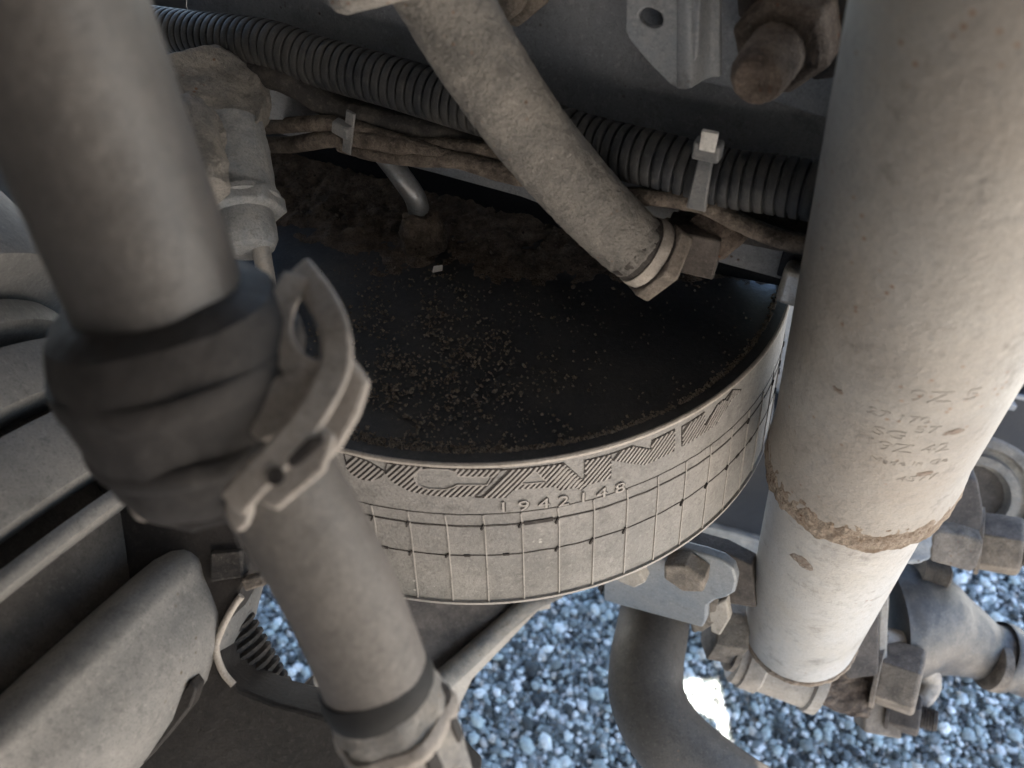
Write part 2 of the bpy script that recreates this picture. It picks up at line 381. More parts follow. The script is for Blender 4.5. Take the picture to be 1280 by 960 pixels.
def big_stud():
    c = W(996, 30, .012); ax = (WN + Vector((-.10, 0, -.16))).normalized()
    def wob(t, h): return 1 + .05 * math.sin(3 * t + 1) + .04 * math.sin(6 * t)
    nut = MB().hexa(c, ax, .0200, .022, .18, rot=.35).build('nut', 'rusty_steel', bevel=.0015, seg=3, sub=2, disp=.0009, dsc=.005)
    wa = MB().lathe(c - ax * .002, ax, [(0, .025), (.003, .026), (.004, .023)], 32).build('washer', 'dark_steel', bevel=.0005)
    st = MB().lathe(c + ax * .018, ax, [(0, .0112), (.012, .0112), (.022, .0106), (.0255, .0096), (.0268, .0075), (.0263, .005), (.025, .002)], 32).build('stud', 'rusty_steel', sub=2, disp=.0012, dsc=.004)
    thing('frame_bolt', 'big rusty nut with a stubby stud end sticking out of the frame rail', 'bolt', [nut, wa, st])
    c = W(650, -22, .006); ax = WN
    nut = MB().hexa(c, ax, .0165, .013, .15, rot=.2).build('nut', 'dusty_steel', bevel=.002, seg=3, sub=2, disp=.0012, dsc=.005)
    st = MB().lathe(c + ax * .012, ax, [(0, .0105), (.008, .0105), (.0105, .009), (.0115, .006)], 24).build('stud', 'dusty_steel', sub=1, disp=.0008, dsc=.004)
    thing('frame_bolt', 'pale dusty nut cut by the top edge, beside the slanting pipe', 'bolt', [nut, st])
big_stud()

# ================================================================== CONDUIT, CABLES, TIES
def conduit():
    raw = [(150, 30, .02), (230, 42, .022), (330, 55, .024), (400, 78, .024), (480, 100, .024), (560, 124, .024), (640, 148, .024), (740, 180, .024), (820, 200, .026), (900, 221, .026), (980, 233, .026), (1100, 252, .026)]
    pts = [tuple(W(x, y, o)) for x, y, o in raw]
    sp = smooth_path(pts, 14); sp = np.array(sp); sl = np.r_[0, np.cumsum(np.linalg.norm(np.diff(sp, axis=0), axis=1))]
    pitch = .0050; n = int(sl[-1] / pitch); prof = [(0, .84), (.12, .84), (.20, .985), (.32, 1.0), (.80, 1.0), (.93, .985)]
    ss, rr = [], []
    for i in range(n):
        for a, r in prof: ss.append((i + a) * pitch); rr.append(r)
    q = np.stack([np.interp(ss, sl, sp[:, k]) for k in range(3)], 1)
    rad = [.0128 * r for r in rr]
    o = MB().tube([Vector(p) for p in q], rad, 28).build('corrugated_conduit', 'conduit_black', ang=60)
    thing('corrugated_conduit', 'thick black corrugated wiring conduit running along the frame rail', 'conduit', [o])
    return
conduit()
def cable(raw, r, m, label, name='cable', cat='cable', group=None, disp=.0008):
    pts = smooth_path([tuple(W(x, y, o)) for x, y, o in raw], 10)
    o = MB().tube([Vector(p) for p in pts], r, 14).build(name, m, sub=1, disp=disp, dsc=.004)
    return thing(name, label, cat, [o], group)
cable([(310, 88, .03), (360, 100, .03), (430, 138, .028), (520, 160, .024), (600, 178, .02), (700, 210, .012)], .0078, 'hose_black', 'black hose just below the corrugated conduit, above the brown cables', 'hose', 'hose')
cable([(300, 160, .034), (350, 157, .036), (420, 155, .037), (480, 172, .035), (560, 196, .034), (640, 220, .033), (700, 228, .030)], .0043, 'cable_dirty', 'brown dirt caked cable coming first from the grey plug, uppermost at the tie', group='dirty cables')
cable([(300, 178, .034), (360, 181, .036), (430, 172, .039), (500, 182, .036), (580, 192, .026), (700, 214, .02)], .0047, 'cable_dirty', 'brown dirt caked cable bowing low from the grey plug into the tie', group='dirty cables')
cable([(425, 180, .036), (470, 192, .036), (520, 198, .036), (590, 203, .034), (700, 236, .03), (760, 244, .03), (820, 246, .034), (880, 256, .032), (920, 276, .03), (975, 298, .03), (1060, 315, .03)], .0043, 'cable_dirty', 'dirt caked cable emerging right of the slanting pipe and sagging to the shock absorber', group='dirty cables')
cable([(425, 168, .030), (500, 178, .030), (560, 182, .030), (620, 190, .028), (720, 214, .02)], .0040, 'cable_dirty', 'thin dark cable tucked behind the others, right of the left cable tie', group='dirty cables')
cable([(860, 262, .012), (900, 268, .014), (960, 280, .014), (1080, 300, .014)], .011, 'hose_black', 'black sleeve under the conduit right of the upright cable tie', 'hose', 'hose')
def ties():
    # left tie
    c = W(431, 155, .05); a = (W(434, 130, .05) - W(428, 188, .05)).normalized()
    side = a.cross(WN).normalized()
    st = MB().box(W(436, 166, .047), side * .0026, a * .0125, WN * .0008).build('strap', 'tie_plastic', bevel=.0005)
    hd = MB().box(W(428, 161, .049), side * .0048, a * .0034, WN * .0028).build('head', 'tie_plastic', bevel=.0008)
    thing('cable_tie', 'grey cable tie round the brown cables left of the bent steel pipe', 'cable tie', [st, hd])
    # right tie
    off = .041
    a = (W(884, 180, off) - W(871, 262, off)).normalized(); side = a.cross(WN).normalized()
    path = [W(884, 192, .043), W(881, 205, .0445), W(877, 225, .045), W(873, 245, .0445), W(870, 262, .043)]
    b = MB(); rings = []
    for p, wd in zip(path, (.0032, .0033, .0036, .004, .0044)): rings.append([p - side * wd - WN * .0009, p + side * wd - WN * .0009, p + side * wd + WN * .0009, p - side * wd + WN * .0009])
    st = b.ringstack(rings).build('strap', 'tie_plastic', bevel=.0007)
    hd = MB().box(W(885, 187, .044), side * .0058, a * .0040, WN * .0034).build('head', 'tie_plastic', bevel=.0012, seg=3)
    tl = MB().box(W(886, 176, .047), side * .0033, a * .0042, WN * .0012).build('cut_tail', 'white_plastic', bevel=.0004)
    thing('cable_tie', 'upright grey cable tie with a white cut end round the conduit', 'cable tie', [st, hd, tl])
ties()

# ================================================================== VALVE AND PLUG, UPPER LEFT
def valve():
    # cast dust-caked body
    body = [P(205, 70, .40), P(262, 55, .42), P(318, 80, .43), P(330, 122, .42), P(322, 150, .41), P(300, 176, .40), P(262, 195, .39), P(235, 190, .385), P(222, 130, .385)]
    b = MB(); top = [p + Vector((0, .03, -.012)) for p in body]
    cen = sum(body, Vector()) / len(body)
    front = [p + (cen - p) * .12 + Vector((0, -.008, -.004)) for p in body]
    mid = [p + (cen - p) * .45 + Vector((0, -.013, -.004)) for p in body]
    b.ringstack([top, body, front, mid])
    o = b.build('cast_body', 'cast_dust', bevel=.004, seg=3, sub=4, disp=.005, dsc=.012, ang=70)
    boss = MB().lathe(P(252, 215, .372), (P(228, 120, .39) - P(252, 215, .372)), [(-.012, .010), (0, .0125), (.03, .0125), (.04, .009)], 24).build('boss', 'cast_dust', sub=2, disp=.005, dsc=.008)
    plate = MB().prism([P(322, 84, .43), P(375, 110, .44), P(440, 152, .45), P(400, 150, .45), P(325, 150, .43)], Vector((0, .006, 0))).build('side_plate', 'frame_light', bevel=.0006)
    ax = (P(306, 292, .405) - P(290, 190, .415)).normalized()
    s0 = P(291, 180, .415)
    plug = MB().lathe(s0, ax, [(-.01, .0165), (.0, .0172), (.010, .0178), (.030, .0178), (.034, .0172)], 40).build('plug_body', 'grey_plastic', sub=2, disp=.0025, dsc=.006)
    nut = MB().hexa(s0 + ax * .0335, ax, .0215, .0085, .14, rot=.4).build('nut', 'grey_plastic', bevel=.001, sub=2, disp=.001, dsc=.005)
    fl = MB().lathe(s0 + ax * .032, ax, [(0, .0195), (.003, .0198), (.004, .019)], 36).build('flange', 'grey_plastic')
    end = MB().lathe(s0 + ax * .042, ax, [(0, .0148), (.013, .0148), (.018, .0125), (.0195, .009)], 36).build('end_cap', 'grey_plastic', sub=1, disp=.001, dsc=.005)
    stub = MB().lathe(s0 + ax * .058 + Vector((.006, 0, 0)), ax, [(0, .0045), (.03, .0045)], 16).build('outlet_pipe', 'clean_metal')
    thing('valve', 'dust caked grey valve with a round plug hanging from it, left of the cables', 'valve', [o, boss, plate, plug, nut, fl, end, stub])
valve()

# ================================================================== AIR SPRING
AC = Vector((-.0195, .411, 0)); ZT = .73; RT = .1831
ZB = .6305; RB = .1935
def bag_r(z): return RT + (RB - RT) * ((ZT - z) / (ZT - ZB))
def bag_hit(px, py):
    """front intersection of the pixel ray with the conical bag wall -> (angle, z)"""
    r = ray(px, py); lo = None
    t = np.linspace(.15, .8, 2600); x = r.x * t - AC.x; y = r.y * t - AC.y; z = 1 + r.z * t
    d = np.hypot(x, y) - (RT + (RB - RT) * (ZT - z) / (ZT - ZB)); i = np.argmax(d < 0)
    if not (d < 0).any(): i = int(np.argmin(d))
    return math.atan2(x[i], -y[i]), float(z[i])       # angle 0 faces the camera side, growing to the right
def bag_pt(th, z, out=0.0):
    r = bag_r(z) + out; return Vector((AC.x + r * math.sin(th), AC.y - r * math.cos(th), z))
SC = RT                                              # arc length unit
def uv(px, py):
    a, z = bag_hit(px, py); return (a * SC, z)
def clip_line(poly, p, d):
    """intervals of the infinite line p+t*d inside the polygon"""
    ts = []
    for i in range(len(poly)):
        a, b = poly[i], poly[(i + 1) % len(poly)]; ex, ey = b[0] - a[0], b[1] - a[1]
        den = d[0] * ey - d[1] * ex
        if abs(den) < 1e-12: continue
        t = ((a[0] - p[0]) * ey - (a[1] - p[1]) * ex) / den; s = ((a[0] - p[0]) * d[1] - (a[1] - p[1]) * d[0]) / den
        if 0 <= s < 1: ts.append(t)
    ts.sort(); return [(ts[i], ts[i + 1]) for i in range(0, len(ts) - 1, 2)]
def subtract(iv, holes):
    out = [iv]
    for h in holes:
        nx = []
        for a, b in out:
            if h[1] <= a or h[0] >= b: nx.append((a, b)); continue
            if h[0] > a: nx.append((a, h[0]))
            if h[1] < b: nx.append((h[1], b))
        out = nx
    return out
def ribbon(mb, pts, wd, h0, h1, closed=False):
    """a raised (or dark, thin) ribbon that follows the wall; pts in (arc, z)"""
    q = []
    for i in range(len(pts) - (0 if closed else 1)):
        a = np.array(pts[i]); b = np.array(pts[(i + 1) % len(pts)]); L = np.linalg.norm(b - a)
        k = max(1, int(L / .004)); q += [a + (b - a) * j / k for j in range(k)]
    if not closed: q.append(np.array(pts[-1]))
    if closed: q.append(q[0])
    rings = []
    for i, p in enumerate(q):
        t = q[min(i + 1, len(q) - 1)] - q[max(i - 1, 0)]; t = t / (np.linalg.norm(t) + 1e-9); nn = np.array((-t[1], t[0])) * wd / 2
        a = p + nn; b = p - nn
        rings.append([bag_pt(a[0] / SC, a[1], h0), bag_pt(a[0] / SC, a[1], h1), bag_pt(b[0] / SC, b[1], h1), bag_pt(b[0] / SC, b[1], h0)])
    mb.ringstack(rings)
def text_mesh(body, size):
    cu = bpy.data.curves.new('t', 'FONT'); cu.body = body; cu.size = size; cu.align_x = 'CENTER'; cu.resolution_u = 3
    ob = bpy.data.objects.new('t', cu); col.objects.link(ob); dg = bpy.context.evaluated_depsgraph_get(); dg.update()
    me = bpy.data.meshes.new_from_object(ob.evaluated_get(dg))
    bm = bmesh.new(); bm.from_mesh(me)
    bmesh.ops.subdivide_edges(bm, edges=[e for e in bm.edges if e.calc_length() > size * .4], cuts=2)
    bm.verts.ensure_lookup_table(); v = [(p.co.x, p.co.y) for p in bm.verts]; f = [tuple(q.index for q in p.verts) for p in bm.faces]
    be = [(e.verts[0].index, e.verts[1].index) for e in bm.edges if e.is_boundary]; bm.free()
    bpy.data.objects.remove(ob); bpy.data.meshes.remove(me); return v, f, be
def air_spring():
    parts = []
    prof = [(-.0045, RT - .006), (-.0042, RT - .001), (-.0025, RT + .0004)]
    zz = np.linspace(.0012, ZT - ZB - .006, 26)
    prof = [(ZT - z, bag_r(ZT - z)) for z in zz]
    prof = [(ZT - .0012, RT - .002)] + prof + [(ZB + .003, RB - .0008), (ZB, RB - .004), (ZB - .003, RB - .012), (ZB - .001, RB - .03), (ZB + .01, .12)]
    def wob(t, h): return 1 + .0022 * math.sin(5 * t + h * 40) + .0012 * math.sin(23 * t)
    bag = MB().lathe((AC.x, AC.y, 0), (0, 0, 1), prof, 220, cap=False).build('rubber_bellow', 'bag_rubber')
    bead = MB().lathe((AC.x, AC.y, 0), (0, 0, 1), [(ZT - .0016, RT - .002), (ZT - .0016, RT + .0003), (ZT - .0006, RT + .0008), (ZT + .0004, RT + .0006), (ZT + .0010, RT - .0002), (ZT + .0006, RT - .0012)], 220, cap=False)
    bead = bead.build('rim_bead', 'cream_dust', sub=0)
    pl = MB().lathe((AC.x, AC.y, 0), (0, 0, 1), [(ZT - .004, RT - .0012), (ZT + .0005, RT - .0011), (ZT + .0008, RT - .006), (ZT - .0006, RT - .012), (ZT - .0008, .10), (ZT - .0008, .01)], 160).build('top_plate', 'black_plate')
    pis = MB().lathe((AC.x, AC.y, 0), (0, 0, 1), [(.47, .085), (.49, .095), (.62, .10), (.64, .11)], 64).build('piston', 'dark_steel')
    parts += [bag, bead, pl, pis]
    # hatched raised lettering, one object per letter
    L = {}
    L['S'] = ([(430, 566), (434, 584), (440, 592), (452, 598), (466, 600), (477, 595), (481, 588), (462, 577), (445, 570)], [])
    L['C'] = ([(484, 578), (481, 590), (492, 602), (513, 613), (540, 618), (566, 620), (596, 618), (614, 602), (624, 589), (628, 586), (570, 585), (520, 582)],
              [[(523, 587), (518, 596), (522, 605), (535, 610), (556, 611), (566, 608), (572, 605), (609, 605), (615, 595), (572, 594), (570, 589), (560, 586), (535, 585)]])
    L['A'] = ([(594, 621), (600, 615), (620, 592), (628, 587), (670, 583), (700, 579), (733, 607), (726, 612), (719, 608), (696, 607), (650, 610), (640, 612), (632, 621)],
              [[(650, 604), (683, 601), (668, 587)]])
    L['N'] = ([(700, 579), (704, 578), (729, 600), (731, 597), (731, 575), (763, 567), (763, 597), (700, 612), (694, 607), (688, 588)], [])
    L['I'] = ([(763, 567), (790, 557), (813, 561), (815, 550), (843, 536), (842, 563), (805, 580), (764, 574)], [])
    L['N2'] = ([(852, 533), (880, 515), (880, 532), (896, 506), (904, 499), (912, 502), (894, 530), (852, 557)], [])
    L['A2'] = ([(905, 500), (915, 487), (926, 487), (908, 504)], [])
    for key, (poly, holes) in L.items():
        pu = [uv(*p) for p in poly]; hu = [[uv(*p) for p in h] for h in holes]
        hu = [h for h in hu]
        body = MB(); dark = MB(); cnt = 0
        A = np.array(pu); d = np.array((.62, .78)); nrm = np.array((-d[1], d[0])); pr = A @ nrm
        s = pr.min() + .0008
        while s < pr.max():
            p = nrm * s
            hv = [iv for h in hu for iv in clip_line(h, p, d)]
            for iv in clip_line(pu, p, d):
                for a, b in subtract(iv, hv):
                    if b - a > .0015: ribbon(body, [p + d * a, p + d * b], .00100, -.0003, .0007); cnt += 1
            s2 = s + .00105; p = nrm * s2; hv = [iv for h in hu for iv in clip_line(h, p, d)]
            for iv in clip_line(pu, p, d):
                for a, b in subtract(iv, hv):
                    if b - a > .0015: ribbon(dark, [p + d * a, p + d * b], .0012, -.0003, .00022)
            s += .0021
        for h in hu: ribbon(body, h, .0006, -.0003, .0006, True)
        ribbon(dark, pu, .0005, -.0003, .0004, True)
        lt = body.build('raised_letter', 'bag_line'); gr = dark.build('letter_groove', 'groove_and_shade_dark')
        parts.append((lt, [gr]))
    # the part number
    th0, z0 = bag_hit(629, 636); th1, z1 = bag_hit(774, 612)
    body = MB(); drk = MB(); chars = '1942148'; v_all = []
    for k, ch in enumerate(chars):
        th = th0 + (th1 - th0) * k / 6; z = z0 - .0010 + (z1 - z0) * k / 6
        v, f, be = text_mesh(ch, .0092)
        f2 = []
        nv = len(v); top = [bag_pt(th + x * 1.25 / SC, z + y, .0009) for x, y in v]; bot = [bag_pt(th + x * 1.25 / SC, z + y, -.0003) for x, y in v]
        body.add(top + bot, f + [(a, b, b + nv, a + nv) for a, b in be])
        # dark copy of each digit set off to one side, painting its shadow
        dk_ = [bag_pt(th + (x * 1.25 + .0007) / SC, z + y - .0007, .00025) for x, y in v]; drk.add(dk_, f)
    parts.append(body.build('part_number', 'bag_line', ang=50)); parts.append(drk.build('part_number_shadow', 'groove_and_shade_dark'))
    # moulded lines
    def level(px, py): return bag_hit(px, py)[1]
    zl = [level(603, 643), level(603, 657), level(603, 694)]
    tl0, tl1 = bag_hit(455, 640)[0] - .25, 1.5
    for z, wd, h, m, nm in ((zl[0], .0005, .0002, 'groove_and_shade_dark', 'moulded_line'), (zl[1], .0009, .0003, 'groove_and_shade_dark', 'moulded_line'), (zl[2], .0006, .0003, 'groove_and_shade_dark', 'moulded_line')):
        b = MB(); n = 260; pts = [((tl0 + (tl1 - tl0) * i / n) * SC, z + .0004 * noise.noise(Vector((i * .21, z * 50, 0)))) for i in range(n + 1)]
        ribbon(b, pts, wd, -.0003, h); parts.append(b.build(nm, m))
    b = MB(); step = bag_hit(559, 690)[0] - bag_hit(514, 690)[0]; th = bag_hit(470, 680)[0] - 3 * step
    def flash(pts, wd, h):
        q = MB(); ribbon(q, pts, wd, -.0003, h); parts.append(q.build('torn_flash', 'groove_and_shade_dark'))
    while th < 1.45:
        b = MB(); wb = random.uniform(-.002, .002)
        ribbon(b, [(th * SC, zl[0] - .0005), ((th + .004) * SC, zl[1]), ((th + .006) * SC, zl[2]), ((th + .008) * SC, ZB + .004)], .0006, -.0003, .00055)
        parts.append(b.build('upright_seam', 'bag_line'))
        for zc in (zl[1], zl[2]):
            if random.random() < .45: flash([((th - .005) * SC, zc - random.uniform(.001, .003)), ((th + .003) * SC, zc + .0012)], .0009, .0010)
        flash([((th + .008) * SC, ZB + .004), ((th + .009) * SC, ZB + .0022)], .0007, .0010)
        if random.random() < .4:
            x = th + step * random.uniform(.2, .7); flash([((x - .008) * SC, zl[2] + .0002), ((x + .008) * SC, zl[2] + .0002)], .0012, .0007)
        th += step
    x0 = bag_hit(655, 655)[0]; x1 = bag_hit(691, 650)[0]
    flash([(x0 * SC, zl[1]), (x1 * SC, zl[1] + .0002)], .0022, .0006)
    b = MB(); n = 240; ribbon(b, [((-.9 + 2.4 * i / n) * SC, ZB + .0035) for i in range(n + 1)], .0016, -.0003, .0012)
    parts.append(b.build('bottom_ridge', 'bag_line'))
    thing('air_spring', 'round grey rubber air spring with a black top plate and hatched lettering', 'air spring', parts)
air_spring()
# soil heaped on the plate and grit scattered over it
def soil():
    n = 190; x0, x1, y0, y1 = AC.x - .17, AC.x + .17, AC.y - .17, AC.y + .17
    v, f = [], []; idx = {}
    def hgt(x, y):
        # density of dirt: towards the frame side and around the elbow
        s = (Vector((x, y, 0)) - Vector((L0.x, L0.y, 0))).dot(WN)      # distance in front of the frame
        lft = (Vector((x, y, 0)) - Vector((L0.x, L0.y, 0))).dot(WD)
        lim = .062 - max(0, lft - .10) * .45 + .016 * noise.noise(Vector((x * 28, y * 28, 3))) + .014 * noise.fractal(Vector((x * 90, y * 90, 8)), 1, 2, 4)
        k = max(0, min(1, (lim - s) / .045)); nn = noise.fractal(Vector((x * 42, y * 42, 1.7)), 1.0, 2.1, 6)
        n2 = noise.fractal(Vector((x * 160, y * 160, 5)), .9, 2.2, 4)
        return k * (.0022 + .0038 * nn + .0026 * n2) - .003 * (1 - k)
    for j in range(n + 1):
        for i in range(n + 1):
            x = x0 + (x1 - x0) * i / n; y = y0 + (y1 - y0) * j / n
            if math.hypot(x - AC.x, y - AC.y) > RT - .004: continue
            idx[i, j] = len(v); v.append((x, y, ZT + .0012 + hgt(x, y) - .001))
    for (i, j) in list(idx):
        if (i + 1, j) in idx and (i, j + 1) in idx and (i + 1, j + 1) in idx: 
            q = (idx[i, j], idx[i + 1, j], idx[i + 1, j + 1], idx[i, j + 1])
            if max(v[a][2] for a in q) > ZT - .0009: f.append(q)
    used = sorted({a for q in f for a in q}); mp = {a: k for k, a in enumerate(used)}
    b = MB().add([v[a] for a in used], [tuple(mp[a] for a in q) for q in f])
    thing('soil', 'dark brown crumbly soil heaped on the top plate beside the frame rail', 'soil', [b.build('soil', 'soil', ang=180)], kind='stuff')
    # grit
    b = MB(); ico = [(0, 0, 1), (.9, 0, .2), (.28, .85, .2), (-.72, .53, .2), (-.72, -.53, .2), (.28, -.85, .2), (0, 0, -.6)]
    fi = [(0, 1, 2), (0, 2, 3), (0, 3, 4), (0, 4, 5), (0, 5, 1), (6, 2, 1), (6, 3, 2), (6, 4, 3), (6, 5, 4), (6, 1, 5)]
    def crumb(c, r):
        a = random.uniform(0, 6.3); ca, sa = math.cos(a), math.sin(a); k = [random.uniform(.6, 1.3) for _ in range(3)]
        b.add([(c.x + (x * k[0] * ca - y * k[1] * sa) * r, c.y + (x * k[0] * sa + y * k[1] * ca) * r, c.z + z * k[2] * r) for x, y, z in ico], fi)
    cnt = 0
    while cnt < 2300:
        if cnt < 1500: px, py = random.gauss(560, 78), random.gauss(455, 66)
        elif cnt < 1900: px, py = random.gauss(450, 40), random.gauss(430, 60)
        else: px, py = random.uniform(360, 940), random.uniform(330, 580)
        p = H(px, py, ZT)
        if math.hypot(p.x - AC.x, p.y - AC.y) > RT - .006: continue
        if noise.noise(Vector((p.x * 60, p.y * 60, 9))) < random.uniform(-.5, .25): continue
        crumb(p + Vector((0, 0, .0004)), abs(random.gauss(0, .0005)) + .00035); cnt += 1
    for k in range(2600):           # dirt line inside the rim
        th = random.uniform(-1.0, 1.2) + random.gauss(0, .2); rr = RT - .0065 - abs(random.gauss(0, .0022)) * (1.5 if th < .1 else .6)
        crumb(Vector((AC.x + rr * math.sin(th), AC.y - rr * math.cos(th), ZT + random.uniform(0, .0012))), random.uniform(.0004, .0011))
    for k in range(2200):           # crumbs on the heap
        px, py = random.uniform(350, 790), random.uniform(200, 390); p = H(px, py, ZT + .004)
        h = hgt(p.x, p.y)
        if h < .0008: continue
        crumb(Vector((p.x, p.y, ZT + h)), random.uniform(.0004, .0015))
    thing('grit', 'small pale grit crumbs scattered over the black plate', 'grit', [b.build('grit', 'grit', smooth=False)], kind='stuff')
    c = H(547, 340, ZT + .006)
    o = MB().prism([c + Vector((-.0028, -.001, 0)), c + Vector((.0028, -.0006, .001)), c + Vector((.003, .0016, .0025)), c + Vector((-.0022, .0018, .0015))], (0, 0, .0014)).build('pebble', 'white_plastic', bevel=.0003)
    thing('pebble', 'small pale stone chip lying on the soil below the bent pipe', 'pebble', [o])
soil()
def elbow():
    q = [W(470, 180, .022), W(488, 203, .022), W(505, 226, .022), W(520, 250, .020)]
    p = [tuple(x) for x in q] + [tuple(H(528, 285, ZT + .01))]
    pts = smooth_path(p, 10)
    a = MB().tube([Vector(x) for x in pts], .0062, 20).build('bent_pipe', 'pipe_metal')
    c = H(530, 305, ZT + .001)
    b = MB().lathe(c, (0, 0, 1), [(0, .0145), (.006, .0140), (.014, .0125), (.020, .0105), (.022, .007)], 24).build('fitting', 'soil', sub=2, disp=.005, dsc=.006)
    thing('air_pipe', 'bent steel air pipe dropping into a dirt covered fitting on the plate', 'pipe', [a, b])
elbow()

# ================================================================== SLANTING PIPE WITH HEX FITTING
def slanting():
    raw = [(500, -100, .27), (548, -14, .29), (600, 76, .31), (664, 168, .335), (730, 246, .355), (778, 294, .37), (802, 314, .375)]
    pts = [tuple(P(*r)) for r in raw]; sp = smooth_path(pts, 14); sp = [Vector(p) for p in sp]; n = len(sp)
    tan = (sp[-1] - sp[-4]).normalized()
    rad = [.0170 - .0010 * i / n for i in range(n)]
    rad[-1] = .0138; rad[-2] = .0150; rad[-3] = .0156
    pipe = MB().tube(sp, rad, 64).build('pipe', 'dusty_pipe', sub=1, disp=.0011, dsc=.004)
    e = sp[-1] - tan * .004
    ax = (tan + Vector((.25, .1, -.05))).normalized()
    gap = MB().lathe(e, ax, [(-.005, .0156), (.003, .0162), (.004, .013)], 40).build('seal', 'groove_and_shade_dark')
    ring = MB().lathe(e + ax * .003, ax, [(0, .0140), (0, .0168), (.003, .0173), (.0060, .0170), (.0072, .0150)], 48).build('collar', 'cream_dust', sub=1, disp=.0008, dsc=.004)
    nut = MB().hexa(e + ax * .0092, ax, .0208, .0085, .08, rot=.25).build('nut', 'dusty_steel', bevel=.0012, seg=2)
    groove = MB().lathe(e + ax * .0085, ax, [(-.0012, .0150), (.001, .0182)], 40).build('socket', 'dark_steel')
    bk = MB().box(e + ax * .026 + Vector((.006, .004, .012)), Vector((.012, -.005, 0)), Vector((.003, .008, 0)), (0, 0, .011)).build('rear_block', 'dark_steel', bevel=.001)
    el = MB().lathe(W(900, 285, .022), (WD * .9 + Vector((0, -.2, -.6))), [(-.012, .009), (0, .0115), (.006, .0125), (.010, .0120), (.012, .008)], 28).build('rusty_cap', 'rusty_steel', sub=1, disp=.0012, dsc=.004)
    cap = MB().lathe(P(466, -34, .272), CU * -1 + CF * .5 + CX * .25, [(-.02, .0155), (0, .0160), (.006, .0165), (.009, .0150), (.0105, .0118)], 48, wob=lambda t, h: 1 + .045 * math.sin(9 * t)).build('scalloped_cap', 'cast_dust', sub=1, disp=.0008, dsc=.005)
    thing('slanting_pipe', 'thick dusty pipe slanting across the view into a pale hex nut', 'pipe', [pipe, gap, ring, nut, groove, bk, el, cap])
slanting()
def clip():
    o = MB().box(W(1003, 357, .016), WD * .010, UP * .010, WN * .006).build('clip_body', 'clean_metal', bevel=.003, seg=3)
    p = MB().box(W(1010, 325, .008), WD * .012, UP * .012, WN * .002).build('clip_back', 'frame_dark', bevel=.001)
    thing('metal_clip', 'shiny metal clip at the end of the frame flange beside the shock absorber', 'clip', [o, p])
clip()

